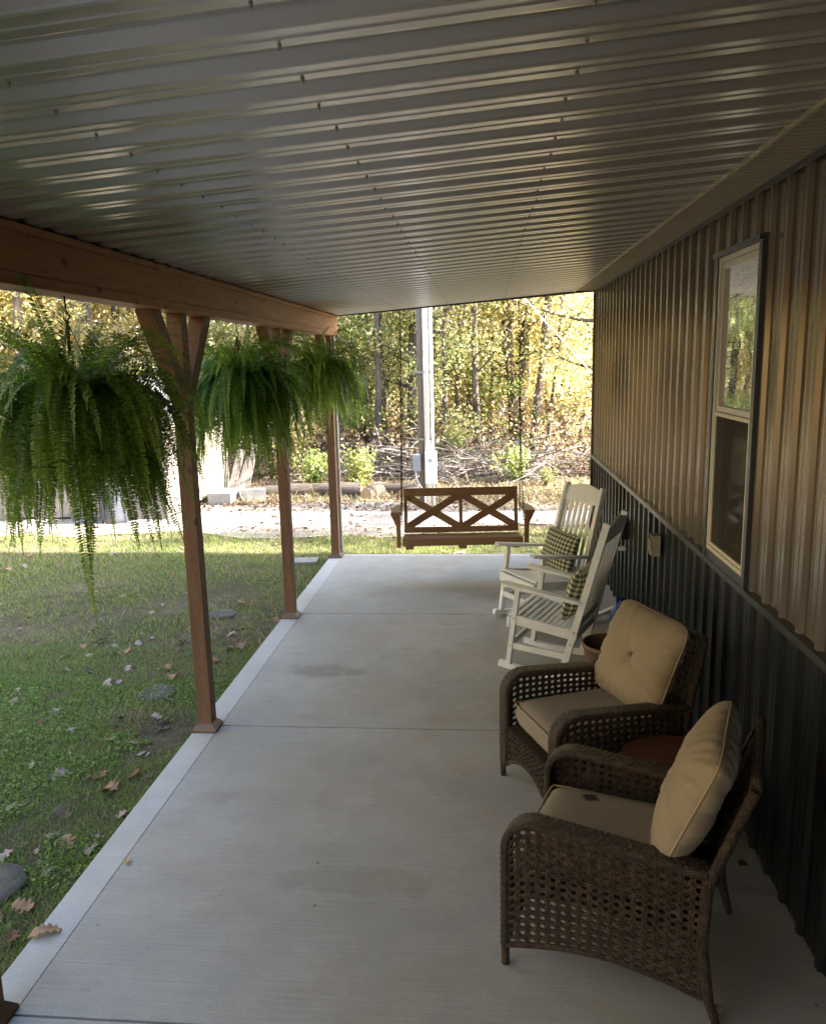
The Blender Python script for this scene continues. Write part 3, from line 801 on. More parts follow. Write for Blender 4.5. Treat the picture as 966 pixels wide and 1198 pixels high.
# ------------------------------------------------------------------ wicker armchairs
def cane(b, f, na, nb, nrm, th=.008, hole=.60, skip=None):
    """cane panel: f(a,b) -> Vector for a in 0..na, b in 0..nb; octagonal holes"""
    nrm = Vector(nrm).normalized() * th / 2; cache = {}
    def V(a, c, s):
        k = (round(a, 4), round(c, 4), s)
        if k not in cache: cache[k] = b.bm.verts.new(f(a, c) + nrm * s)
        return cache[k]
    oc = [(math.cos(q), math.sin(q)) for q in [math.pi / 8 + k * math.pi / 4 for k in range(8)]]
    for i in range(na):
        for j in range(nb):
            h = hole / 2 * 1.08
            if skip and skip(i, j): h = 0
            out = [(i + 1, j + .5), (i + 1, j + 1), (i + .5, j + 1), (i, j + 1), (i, j + .5), (i, j), (i + .5, j), (i + 1, j)]
            if h == 0:
                for s in (1, -1):
                    b.bm.faces.new([V(*p, s) for p in (out if s > 0 else out[::-1])])
                continue
            inn = [(i + .5 + math.cos(k * math.pi / 4) * h, j + .5 + math.sin(k * math.pi / 4) * h) for k in range(8)]
            for k in range(8):
                k2 = (k + 1) % 8
                for s in (1, -1):
                    q = [V(*out[k], s), V(*out[k2], s), V(*inn[k2], s), V(*inn[k], s)]
                    b.bm.faces.new(q if s > 0 else q[::-1])
                b.bm.faces.new([V(*inn[k], 1), V(*inn[k2], 1), V(*inn[k2], -1), V(*inn[k], -1)])
def strands(b, f, na, nb, nrm, amp=.0018, r=.0023, step=1):
    nrm = Vector(nrm).normalized()
    for i in range(0, na + 1):
        b.tube([f(i, c / 2) + nrm * (amp * (1 if (c // 2 + i) % 2 else -1) * (1 if c % 2 == 0 else 0) + .0035) for c in range(0, 2 * nb + 1)], r, 5, cap=False)
    for j in range(0, nb + 1):
        b.tube([f(a / 2, j) + nrm * (-amp * (1 if (a // 2 + j) % 2 else -1) * (1 if a % 2 == 0 else 0) + .0035) for a in range(0, 2 * na + 1)], r, 5, cap=False)
    for i in range(na):
        for j in range(nb):
            if (i + j) % 2 == 0: b.tube([f(i + .78, j + .78) + nrm * .005, f(i + 1, j + 1) + nrm * .0075, f(i + 1.22 if i + 1.22 < na else na, j + 1.22 if j + 1.22 < nb else nb) + nrm * .005], .0019, 4, cap=False)
            else: b.tube([f(i + .22, j + .78) + nrm * .005, f(i, j + 1) + nrm * .0075, f(max(0, i - .22), min(nb, j + 1.22)) + nrm * .005], .0019, 4, cap=False)
def wrapped(b, pts, rad, seg=10, pitch=.0085, amp=.0016):
    P = [Vector(p) for p in pts]; out = []; rr_ = []; tot = 0; ph = 0
    for i in range(len(P) - 1):
        L = (P[i + 1] - P[i]).length; n = max(1, int(L / (pitch / 2)))
        for k in range(n):
            q = k / n; out.append(P[i].lerp(P[i + 1], q)); rr_.append(rad[i] + (rad[i + 1] - rad[i]) * q + (amp if ph % 2 else 0)); ph += 1
    out.append(P[-1]); rr_.append(rad[-1]); b.tube(out, rr_, seg)
def armchair(label):
    t = empty('wicker_armchair', (0, 0, 0), 0, label, 'armchair', 'brown wicker armchairs with tan cushions')
    W = 'wicker'; hx = .29; D = .70
    armz = lambda x: .605 - .045 * (x / D)
    def bottom(x): return .085 + .055 * math.sin(math.pi * min(1, max(0, (x - .0) / D)) ) + .02 * (x / D)
    def topc(x):
        z = armz(x)
        if x < .11: z = armz(.11) - .11 + math.sqrt(max(0, .11 ** 2 - (.11 - x) ** 2))
        return z
    path = [(0.0, .05 + k * .07) for k in range(7)]
    arc = [(.11 - .11 * math.cos(a), armz(.11) - .11 + .11 * math.sin(a)) for a in np.linspace(0.0, math.pi / 2, 8)]
    armpath = [(0, .09), (0, .2), (0, .3), (0, .4)] + arc + [(x, armz(x)) for x in (.2, .3, .4, .5, .6, .70)]
    for s in (-1, 1):
        y = s * hx
        prof2 = [(-.0432, -.006)] + [(a_, -.015 - .002 * math.cos(a_ * 36)) for a_ in np.arange(-.0378, .04, .0108)] + [(.0432, -.006), (.0432, .006)] + [(a_, .012) for a_ in np.arange(.0378, -.04, -.0108)] + [(-.0432, .006)]
        b = MB(); prof = [(-.043, -.010), (-.032, -.017), (.032, -.017), (.043, -.010), (.043, .006), (.032, .012), (-.032, .012), (-.043, .006)]
        fine = []
        for (xa, za), (xb, zb) in zip(armpath[:-1], armpath[1:]):
            n_ = max(1, int(math.hypot(xb - xa, zb - za) / .006))
            fine += [(xa + (xb - xa) * q / n_, za + (zb - za) * q / n_) for q in range(n_)]
        fine.append(armpath[-1]); m_ = len(prof); rings = []
        for i, (x_, z_) in enumerate(fine):
            (xa, za), (xb, zb) = fine[max(0, i - 1)], fine[min(len(fine) - 1, i + 1)]; dl = math.hypot(xb - xa, zb - za); nx_, nz_ = (zb - za) / dl, -(xb - xa) / dl
            ring = []
            for a_, b_ in prof2:
                wv = .0011 * math.cos(math.pi * (i // 2 + round(a_ / .0108))) * (1 if abs(a_) < .04 else 0); k_ = b_ + (math.copysign(1, b_)) * wv
                ring.append(b.bm.verts.new((x_ + nx_ * k_, y + a_, z_ + nz_ * k_)))
            rings.append(ring)
        m_ = len(prof2)
        for i in range(len(rings) - 1):
            for k in range(m_):
                b.bm.faces.new((rings[i][k], rings[i][(k + 1) % m_], rings[i + 1][(k + 1) % m_], rings[i + 1][k])).smooth = True
        b.bm.faces.new(rings[0]); b.bm.faces.new(list(reversed(rings[-1]))); b.build('arm', W, t)
        b = MB(); na, nb = 18, 14
        ys_ = y + s * .03
        def f(a, c):
            x = .012 + (D - .02) * a / na; z0 = bottom(x); z1 = topc(x) - .008
            return Vector((x, ys_, z0 + (z1 - z0) * c / nb))
        cane(b, f, na, nb, (0, 1, 0), hole=.54); strands(b, f, na, nb, (0, s, 0)); b.build('side_panel', W, t)
        b = MB(); wrapped(b, [(x, ys_, bottom(x)) for x in np.linspace(.0, D, 12)], [.0105] * 12, 8); b.build('bottom_rail', W, t)
        b = MB(); wrapped(b, [(.0, y + s * .025, .0), (.0, y + s * .025, .12)], [.014, .017], 10); b.build('front_leg', W, t)
        b = MB(); wrapped(b, [(D + .05, y + s * .02, 0), (D + .02, y + s * .028, .10), (D - .01, y + s * .03, .30), (D, y + s * .03, .53), (D + .035, y + s * .012, .62), (D + .10, y - s * .015, .80), (D + .125, y - s * .03, .865)],
                         [.013, .017, .02, .019, .018, .018, .019], 10); b.build('back_post', W, t)
    # front apron
    b = MB(); na, nb = 15, 5
    def ff(a, c):
        y = -hx + .02 + (2 * hx - .04) * a / na; q = a / na; z0 = .095 + .10 * math.sin(math.pi * q); return Vector((.0, y, z0 + (.315 - z0) * c / nb))
    cane(b, ff, na, nb, (1, 0, 0)); strands(b, ff, na, nb, (-1, 0, 0)); b.build('front_panel', W, t)
    b = MB(); b.tube([tuple(ff(a, 0)) for a in np.linspace(0, na, 14)], .011, 8); b.build('front_rail', W, t)
    b = MB(); na, nb = 16, 20
    def fb(a, c):
        q = c / nb; z = .24 + (.87 - .24) * q; wd = hx + .02 - .05 * q; x = D - .01 + max(0, (z - .45)) * .31
        return Vector((x, -wd + 2 * wd * a / na, z))
    cane(b, fb, na, nb, (1, 0, 0)); b.build('back_panel', W, t)
    b = MB(); b.tube([(D + .125 + .0, y, .868 + .008 * math.cos(y * 5)) for y in np.linspace(-hx + .03, hx - .03, 8)], .02, 10); b.build('top_rail', W, t)
    b = MB(); b.box((.01, -hx + .035, .28), (D - .02, hx - .035, .315)); b.box((.03, -hx + .03, .20), (.05, hx - .03, .28)); b.build('seat_deck', W, t)
    # seat cushion
    w = 2 * hx - .10; d = .62
    me, rim = pillow_mesh(d, w, .17, 24, wr=.0022, pinch=.012, box=True, flat=7, seed=4)
    o = add_pillow('seat_cushion', me, 'seat_cloth', t, Matrix.Translation((.335, 0, .40)))
    for zz in (.052,):
        b = MB(); b.tube([(x * 1.0, y * 1.0, zz + .0) for x, y, z in rim], .0045, 6, cap=False)
    b.build('piping', 'piping_cloth', o)
    # back cushion
    me, rim = pillow_mesh(.60, .52, .205, 60, wr=.011, pinch=.045, seed=9, dimple=.028, flat=2.6)
    th = R(22); X = Vector((0, 1, 0)); Yv = Vector((math.sin(th), 0, math.cos(th))); Z = X.cross(Yv)
    L = Matrix(((X.x, Yv.x, Z.x, .625), (X.y, Yv.y, Z.y, 0), (X.z, Yv.z, Z.z, .715), (0, 0, 0, 1)))
    o = add_pillow('back_cushion', me, 'cushion_cloth', t, L)
    b = MB(); b.tube(rim, .005, 6, cap=False); b.build('piping', 'piping_cloth', o)
    s = 1
    for s in (1, -1):
        z = s * (.1075 - .028 * 1.55 + .003)
        b = MB(); b.lathe([(.001, z + s * .007), (.008, z + s * .006), (.014, z + s * .0015), (.016, z - s * .004)], seg=14); b.build('button', 'button_cloth', o)
    return t
c2 = armchair('brown wicker armchair turned towards the yard, upright tan cushion with a button facing the camera')
c1 = copy_tree(c2); c1['label'] = 'brown wicker armchair nearest the camera with a stained seat cushion, seen from the side'
c1['label'] = 'brown wicker armchair with a stained seat cushion, its pierced side panel facing the camera'
tsn = NT('seat_cloth_stained')
_v = tsn.coord(); _c = tsn.ramp(tsn.noise(_v, 3, 4), [(.3, (.26, .21, .155)), (.7, (.29, .235, .17))]); _sep = tsn.coord()
_n = tsn.noise(_v, 55, 4, .7)
for (px_, py_, pr_) in ((-.127, .145, .030), (.04, .216, .018), (-.10, .135, .016)):
    vm = tsn.node('ShaderNodeVectorMath', operation='DISTANCE'); tsn.link(_v, vm.inputs[0]); vm.inputs[1].default_value = (px_, py_, .075)
    dd = tsn.math('ADD', vm.outputs['Value'], tsn.math('MULTIPLY', tsn.math('SUBTRACT', _n, .5), .045))
    m_ = tsn.ramp(tsn.math('MULTIPLY', dd, 1 / pr_ * .5), [(.38, (1, 1, 1)), (.62, (0, 0, 0))]); _c = tsn.mix(m_, _c, (.045, .032, .022))
tsn.set(_c, .85, 0, .2); tsn.bump(tsn.noise(_v, 9, 4, .6, .7), .35, .012)
for ch in [x for x in bpy.data.objects if x.parent == c1 and x.name.startswith('seat_cushion')]:
    ch.data = ch.data.copy(); ch.data.materials[0] = MATS['seat_cloth_stained']
c1.location = (.172, 2.95, 0); c1.rotation_euler.z = R(-20)
c2.location = (.206, 3.755, 0); c2.rotation_euler.z = R(22)

# side table
tb = empty('side_table', (.85, 3.37, 0), R(-10), 'small round side table with reddish wood slat top between the wicker armchairs', 'side table')
b = MB()
for k in range(7):
    y0 = -.25 + k * .0715; y1 = y0 + .066; ym = max(abs(y0), abs(y1)); 
    xa = math.sqrt(max(.0, .252 ** 2 - y0 ** 2)); xb = math.sqrt(max(.0, .252 ** 2 - y1 ** 2))
    b.prism([(-xa, y0, .445), (xa, y0, .445), (xb, y1, .445), (-xb, y1, .445)], (0, 0, .02))
b.build('tabletop', 'table_wood', tb)
b = MB(); b.lathe([(.235, .38), (.255, .38), (.262, .445), (.252, .447), (.235, .444)], seg=36); b.build('apron', 'wicker', tb)
for k in range(4):
    a = k * math.pi / 2 + .7; b = MB(); b.tube([(.21 * math.cos(a), .21 * math.sin(a), 0), (.23 * math.cos(a), .23 * math.sin(a), .43)], .016, 8); b.build('leg', 'wicker', tb)

# pot behind the armchair
pt = empty('plant_pot', (.80, 4.98, 0), 0, 'empty round brown planter pot standing behind a wicker armchair', 'plant pot')
b = MB(); b.lathe([(.10, 0), (.125, .05), (.16, .30), (.172, .40), (.182, .405), (.184, .43), (.170, .432), (.162, .40), (.15, .28)], seg=40); b.build('pot', 'pot_clay', pt)
b = MB(); b.lathe([(.153, .285), (.08, .29), (.001, .292)], seg=30); b.build('potting_soil', 'soil', pt)
# blue bag by the wall
b = MB(); rr = random.Random(3)
prof = [(.001, 0.0), (.10, .0), (.13, .06), (.115, .14), (.07, .2), (.03, .245), (.045, .275)]
b.lathe(prof, (1.085, 6.50, 0), 14)
for v in b.bm.verts: v.co = Vector((1.13 + (v.co.x - 1.085) * .6, 6.55 + (v.co.y - 6.5) * .75, v.co.z * .95)) + Vector((rr.uniform(-.012, .012), rr.uniform(-.03, .03), rr.uniform(-.008, .008) if v.co.z > .02 else 0))
tag(b.build('bag', 'blue_plastic'), 'crumpled blue plastic bag on the concrete against the dark wainscot', 'bag')

# ------------------------------------------------------------------ hanging ferns
def fern(loc, label, nf, lmin, lmax, spread, seed, az_extra=()):
    r = np.random.default_rng(seed)
    t = empty('hanging_fern', loc, 0, label, 'hanging plant', 'boston ferns hanging from the porch beam')
    b = MB(); b.lathe([(.001, -.02), (.085, -.02), (.11, .04), (.125, .13), (.132, .135), (.13, .15), (.118, .148), (.11, .12), (.001, .12)], seg=24)
    b.build('pot', 'black_metal', t)
    H = 2.548 - loc[2]
    b = MB(); b.tube([(0, 0, H - .002), (0, 0, H - .06), (.015, 0, H - .085), (.0, 0, H - .11), (-.015, 0, H - .09)], .004, 6)
    for k in range(3):
        a = k * 2.094 + .4; b.tube([(.12 * math.cos(a), .12 * math.sin(a), .14), (0, 0, H - .105)], .0022, 5)
    b.tube([(0, 0, H - .10), (0, 0, H - .24)], .007, 6)
    b.build('hanger', 'black_metal', t)
    Q = []; T = []; S = []
    fronds = [(r.uniform(0, 6.283), r.uniform(-.1, 1.45), r.uniform(lmin, lmax)) for _ in range(nf)] + [(r.uniform(0, 6.283), r.uniform(-.9, 1.2), r.uniform(.22, .46)) for _ in range(int(nf * .45))] + list(az_extra)
    for az, el, L in fronds:
        n = int(L / .0105); ds = L / n
        th = el; p = np.array([.07 * math.cos(az), .07 * math.sin(az), .12]); drift = r.uniform(-.5, .5)
        bend = r.uniform(2.1, 4.6) * (.75 / L) ** .5 * spread; a = az; thm = r.uniform(-1.56, -1.28)
        pts = [p.copy()]; dirs = []
        for k in range(n):
            q = k / n
            d = np.array([math.cos(th) * math.cos(a), math.cos(th) * math.sin(a), math.sin(th)])
            p = p + d * ds; pts.append(p.copy()); dirs.append(d)
            th -= ds * bend * (.35 + .9 * math.cos(th)) * (1.0 if el < 1.2 else .75); th = max(th, thm + .10 * math.sin(k * .06 + drift * 6)); a += ds * drift
        dirs.append(dirs[-1]); P = np.array(pts); Dd = np.array(dirs)
        q = np.linspace(0, 1, n + 1)
        wid = .040 * np.clip(np.sin(np.clip(q * 1.0 + .06, 0, 1) * math.pi) ** .42, .12, 1) * (1 - .30 * q) * r.uniform(.75, 1.2)
        side = np.cross(Dd, np.array([0, 0, 1.0])); sn = np.linalg.norm(side, axis=1)
        ref = np.array([-math.sin(az), math.cos(az), 0.0]); side = np.where(sn[:, None] > .12, side / np.maximum(sn, 1e-6)[:, None], ref)
        if (side[0] * ref).sum() < 0: ref = -ref
        side = np.where((side @ ref)[:, None] < 0, -side, side)
        tw = r.uniform(-.6, .6) + q * r.uniform(-.8, .8); up = np.cross(side, Dd)
        side = side * np.cos(tw)[:, None] + up * np.sin(tw)[:, None]; up = np.cross(side, Dd)
        fb = max(0, r.normal(.06, .12))
        wid = wid * r.uniform(.82, 1.1, n + 1) * (r.random(n + 1) > .035)
        for s in (-1, 1):
            jit = r.normal(0, .15, (n + 1, 3))
            ax = side * s + Dd * .28 + up * r.uniform(-.25, .25) + jit; ax /= np.linalg.norm(ax, axis=1)[:, None]
            tipp = P + ax * wid[:, None]; m = P + ax * (wid * .45)[:, None]; w2 = .0050
            Q.append(np.stack([P, m + Dd * w2, tipp, m - Dd * w2], 1).reshape(-1, 3))
            tv = np.clip((q - .35) / .65, 0, 1) ** 1.5 * r.uniform(.3, 1.0)
            tv = (tv if r.random() < .75 else tv * .3) * .9 + fb
            T.append(np.repeat(tv, 4))
        # rachis
        wv = side * .0013
        Rq = np.stack([P[:-1] - wv[:-1], P[:-1] + wv[:-1], P[1:] + wv[1:], P[1:] - wv[1:]], 1).reshape(-1, 3); Q.append(Rq); T.append(np.full(len(Rq), .25))
    o = np_mesh('fronds', np.concatenate(Q), 4, 'fern_leaf', t, np.concatenate(T))
    return t
fern((-1.71, 3.22, 1.98), 'largest hanging fern, its long fronds falling beside the first full post', 430, .36, .80, 1.30, 11,
     [(1.0, 1.1, .62), (1.35, 1.25, .6), (.75, .75, .62), (1.7, 1.35, .72), (-1.4, 1.2, .55), (2.6, 1.2, .6), (1.2, .55, .7), (-1.2, 0.0, 1.0), (3.0, .2, .85), (-1.9, .3, .9)])
fern((-1.73, 5.58, 2.00), 'full green hanging fern between two porch posts, middle plant of the row', 380, .40, .88, 1.30, 23,
     [(-1.5, 1.1, .55), (-1.2, .7, .55), (1.5, 1.2, .55)])
fern((-1.62, 7.85, 2.06), 'small hanging fern beside the corner post at the far end of the beam', 280, .38, .82, 1.25, 37)

# ------------------------------------------------------------------ things in the yard
for (x, y, r_, lab) in ((-2.38, 5.22, .135, 'round grey stepping stone in the grass beside the first full post'), (-2.50, 7.06, .14, 'flat round stepping stone in the shaded lawn between the first two posts'),
                        (-2.28, 3.06, .17, 'large worn stepping stone half sunk in weeds near the slab edge')):
    b = MB(); rr = random.Random(int(x * 100)); seg = 28; ring = [r_ * rr.uniform(.96, 1.04) for _ in range(seg)]
    prof = [(1.0, -.03), (1.0, .012), (.94, .024), (.5, .027), (.01, .027)]
    rings = [[b.bm.verts.new((ring[k] * f * math.cos(2 * math.pi * k / seg), ring[k] * f * math.sin(2 * math.pi * k / seg), z)) for k in range(seg)] for f, z in prof]
    for i in range(len(prof) - 1):
        for k in range(seg): b.bm.faces.new((rings[i][k], rings[i][(k + 1) % seg], rings[i + 1][(k + 1) % seg], rings[i + 1][k]))
    o = b.build('stepping_stone', 'pad_stone', None, True); o.location = (x, y, float(ground_z(x, y))); tag(o, lab, 'stepping stone', 'stepping stones in the lawn')
b = MB(); b.box((-.17, -.12, 0), (.17, .12, .045), bev=.006); o = b.build('paver_block', 'cinder'); o.location = (-2.17, 9.05, GZ - .005); o.rotation_euler.z = .1
tag(o, 'flat grey paver block lying in the grass near the corner post', 'paver')

# service pole
pole = empty('utility_pole', (-1.02, 12.65, GZ), 0, 'weathered service pole with white conduits and meter box beyond the gravel', 'utility pole')
b = MB(); b.tube([(.015, 0, -.1), (.015, 0, 3), (.015, 0, 6.5)], [.056, .052, .047], 14); b.build('shaft', 'pole_wood', pole)
for x, r_, z1 in ((.112, .040, 6.2), (.190, .027, 6.0)):
    b = MB(); b.tube([(x, -.06, 0), (x, -.06, z1)], r_, 10); b.build('conduit', 'white_plastic', pole)
b = MB()
for z in (1.1, 2.15, 3.2, 4.4): b.box((-.07, -.085, z), (.20, -.078, z + .03))
b.build('strap', 'galvanised', pole)
b = MB(); b.box((.075, -.24, .42), (.255, -.105, .93), bev=.008); bx = b.build('meter_box', 'white_plastic', pole)
b = MB(); b.box((.09, -.245, .72), (.24, -.2405, .90)); b.build('box_door', 'white_plastic', bx)
b = MB(); b.tube([(.165, -.24, .80), (.165, -.27, .80)], [.035, .03], 16); b.build('meter', 'grey_plastic', bx)
b = MB(); b.box((-.12, -.19, .62), (.0, -.10, .88), bev=.006); b.build('junction_box', 'grey_plastic', pole)
b = MB(); b.tube([(-.08, -.15, .62), (-.07, -.15, .5), (0, -.15, .36), (.06, -.14, .25), (.06, -.12, 0)], .012, 8); b.build('cable', 'white_plastic', pole)
b = MB()
p0 = Vector((.614 + 1.02, 0, 3.155 - GZ)); p1 = Vector((1.724 + 1.02, 0, 1.913 - GZ)); d = p1 - p0
b.tube([Vector((0.05, 0, p0.z - d.z / d.x * (p0.x - .05))), p0], .006, 6); b.tube([p0, p0 + d * 1.02], .009, 8); b.tube([p0 + d * 1.02, p0 + d * 2.65], .008, 6)
b.build('guy_wire', 'white_plastic', pole)

# logs
LOGS = [(-3.55, 13.85, .10, .9, 8, 'thin sawn log at the end of the row'), (-2.55, 13.75, .10, .8, -14, 'sawn log with a reddish heartwood end'),
        (-1.95, 13.55, .115, .5, 70, 'fat sawn log with its pale round cut end facing the porch'), (-1.62, 13.95, .10, .9, -8, 'barky log lying behind the fat cut one'),
        (-1.28, 13.6, .09, .5, 48, 'short sawn log lying beside the service pole'), (-3.0, 14.1, .10, 1.5, 4, 'long slim log lying at the edge of the brush')]
for x, y, r_, L, a, lab in LOGS:
    b = MB(); rr = random.Random(int(r_ * 1000)); pts = [(-L / 2 + L * k / 6, rr.uniform(-.01, .01), rr.uniform(-.008, .008)) for k in range(7)]
    b.tube(pts, [r_ * rr.uniform(.95, 1.05) for _ in pts], 16, cap=False)
    t = b.build('log', 'log_bark'); t.location = (x, y, float(ground_z(x, y)) + r_ * .95); t.rotation_euler.z = R(a)
    for s in (-1, 1):
        b = MB(); b.lathe([(r_ * .98, -.002), (r_ * .6, .003), (.001, .004)], seg=16)
        b.bm.transform(Matrix.Translation((s * L / 2, 0, 0)) @ Matrix.Rotation(s * math.pi / 2, 4, 'Y')); b.build('cut_end', 'log_cut', t)
    tag(t, lab, 'log', 'sawn logs at the edge of the brush')

# shed
shed = empty('shed', (-4.95, 11.75, GZ), 0, 'low weathered plank shed with pale metal roof beyond the lawn', 'shed')
def rel(x, y, z): return (x + 4.95, y - 11.75, z - GZ)
b = MB()
y = 0
rr = random.Random(5)
def roofh(yy): return 1.50 + (min(yy, 2.9)) * .20 + .06
while y < 2.9:   # side wall planks facing the drive
    w = rr.uniform(.12, .17); b.box((.02 * y, y, rr.uniform(.0, .05)), (.03 + .02 * y, y + w - .008, roofh(y) - .02), bev=.003); y += w
x = 0
while x > -4.4:
    w = rr.uniform(.13, .18); b.box((x - w + .008, -.03, rr.uniform(0, .06)), (x, 0, 1.50), bev=.003); x -= w
b.box((-4.4, 2.87, 0), (0, 2.9, 2.0)); b.box((-4.43, 0, 0), (-4.4, 2.9, 1.5))
b.build('plank_wall', 'plank_wood', shed)
b = MB(); b.box((-.05, -.06, 0), (.045, .03, 1.52), bev=.004); b.build('corner_post', 'pole_wood', shed)
b = MB(); pr = rib_profile(-4.6, .30, .23, 0, .018)
for (xa, ha), (xb, hb) in zip(pr[:-1], pr[1:]):
    b.poly([(xa, -.25, 1.50 + ha), (xb, -.25, 1.50 + hb), (xb, 3.0, 2.15 + hb), (xa, 3.0, 2.15 + ha)]); b.poly([(xa, -.25, 1.47), (xb, -.25, 1.47), (xb, 3.0, 2.12), (xa, 3.0, 2.12)])
b.poly([(-4.6, -.25, 1.47), (.30, -.25, 1.47), (.30, -.25, 1.50), (-4.6, -.25, 1.50)]); b.poly([(.30, -.25, 1.47), (.30, 3.0, 2.12), (.30, 3.0, 2.15), (.30, -.25, 1.50)])
b.build('roof', 'galvanised', shed)
b = MB(); b.box((.10, 1.15, .10), (.135, 2.05, 1.55), bev=.004); b.build('door', 'tan_plastic', shed)
b = MB(); b.box((0, 0, 0), (.40, .60, .20), bev=.006); o = b.build('step_block', 'cinder'); o.location = (-4.72, 13.0, GZ); tag(o, 'pale concrete step block at the shed door', 'step')
b = MB(); b.box((0, 0, 0), (.40, .20, .20), bev=.005); b.box((.05, -.003, .05), (.17, .01, .15)); o = b.build('cinder_block', 'cinder'); o.location = (-4.2, 13.3, GZ); o.rotation_euler.z = .3
tag(o, 'loose cinder block lying in front of the shed step', 'block')
for k, (dx, ln, wd) in enumerate(((0, .75, .14), (.13, .60, .12), (.25, .85, .10))):
    b = MB(); b.beam((0, 0, 0), (.16, .25, ln), wd, .03, up=(0, 1, 0)); o = b.build('loose_board', 'plank_wood'); o.location = (-4.72 + dx, 14.3 + .05 * k, GZ + .03)
    tag(o, ['wide loose board leaning at the end of the shed', 'short loose board leaning beside the wide one at the shed', 'tall narrow board leaning at the end of the shed'][k], 'board', 'boards leaning at the shed')
b = MB(); b.lathe([(.001, 0), (.19, 0), (.205, .1), (.21, .35), (.2, .55), (.205, .57), (.001, .58)], seg=24); o = b.build('barrel', 'barrel_plastic'); o.location = (-5.65, 11.5, GZ)
tag(o, 'dark plastic barrel standing in front of the shed', 'barrel')

# ------------------------------------------------------------------ trees
def tube_np(path, rad, seg=7):
    V = []; F = []; n = len(path); prev = None
    for i in range(n):
        p = Vector(path[i]); d = (Vector(path[min(i + 1, n - 1)]) - Vector(path[max(0, i - 1)])).normalized()
        x = d.orthogonal().normalized() if prev is None else (prev - d * prev.dot(d)).normalized(); prev = x; y = d.cross(x)
        for k in range(seg):
            a = 2 * math.pi * k / seg; V.append(p + (x * math.cos(a) + y * math.sin(a)) * rad[i])
    for i in range(n - 1):
        for k in range(seg): F.append((i * seg + k, i * seg + (k + 1) % seg, (i + 1) * seg + (k + 1) % seg, (i + 1) * seg + k))
    return V, F
def tree(seed, h, r0, leafmat, nleaf, lsize, twin=False, low=.6, spread=2.2, label='', lean=(0, 0)):
    rr = random.Random(seed); r = np.random.default_rng(seed)
    V = []; F = []; tips = []
    def add(path, rad, seg):
        v, f = tube_np(path, rad, seg); o = len(V); V.extend(v); F.extend([tuple(i + o for i in q) for q in f])
    stems = 2 if twin else 1
    for s in range(stems):
        ang = rr.uniform(0, 6.28); lx, ly = lean[0] + (rr.uniform(.04, .1) * (1 if s else -1) if twin else 0), lean[1]
        path = []; n = 14; wob = [rr.uniform(-.1, .1) for _ in range(2)]
        x = y = 0.0
        for i in range(n + 1):
            z = h * i / n; path.append((x, y, z - .15 if i == 0 else z)); x += lx * h / n + rr.uniform(-.05, .05); y += ly * h / n + rr.uniform(-.05, .05)
        rad = [r0 * (1.25 if i == 0 else 1) * (1 - .8 * i / n) for i in range(n + 1)]; add(path, rad, 8)
        nb = int(h * 2.6)
        for k in range(nb):
            z = low + (h - low) * (k + rr.random()) / nb; i = min(n - 1, int(z / h * n)); q = z / h * n - i
            p = Vector(path[i]).lerp(Vector(path[i + 1]), q); a = rr.uniform(0, 6.28)
            L = spread * rr.uniform(.45, 1.1) * (1 - .6 * (z / h) ** 2) * (.55 + .45 * min(1, z / 2)); e = rr.uniform(.0, .75); bp = [p]; d = Vector((math.cos(a) * math.cos(e), math.sin(a) * math.cos(e), math.sin(e)))
            m = 5
            for j in range(m):
                d = (d + Vector((rr.uniform(-.22, .22), rr.uniform(-.22, .22), rr.uniform(-.15, .2)))).normalized(); bp.append(bp[-1] + d * L / m)
                if j >= 1: tips.append((bp[-1], L))
            br = r0 * (1 - .8 * z / h) * .32; add(bp, [br * (1 - .8 * j / m) for j in range(m + 1)], 5)
            for j in (2, 3, 4):
                if rr.random() < .8:
                    e2 = Vector((rr.uniform(-1, 1), rr.uniform(-1, 1), rr.uniform(-.3, .8))).normalized() * L * .35; q2 = bp[j] + e2; add([bp[j], bp[j] + e2 * .5 + Vector((0, 0, .03)), q2], [br * .4, br * .25, br * .08], 4); tips.append((q2, L)); 
    t = empty('tree', (0, 0, 0), 0, label, 'tree')
    me = bpy.data.meshes.new('trunk'); me.from_pydata([tuple(v) for v in V], [], F); me.polygons.foreach_set('use_smooth', [True] * len(F)); link_mesh('trunk', me, 'bark', t)
    C = np.array([tuple(p) for p, _ in tips]); sel = r.integers(0, len(C), nleaf)
    P = C[sel] + r.normal(0, 1, (nleaf, 3)) * np.array([.26, .26, .19]) * (spread / 2.2)
    P[:, 2] = np.maximum(P[:, 2], .15)
    np_mesh('crown', leaf_quads(P, r.uniform(.6, 1.25, nleaf) * lsize, .2), 4, leafmat, t)
    return t
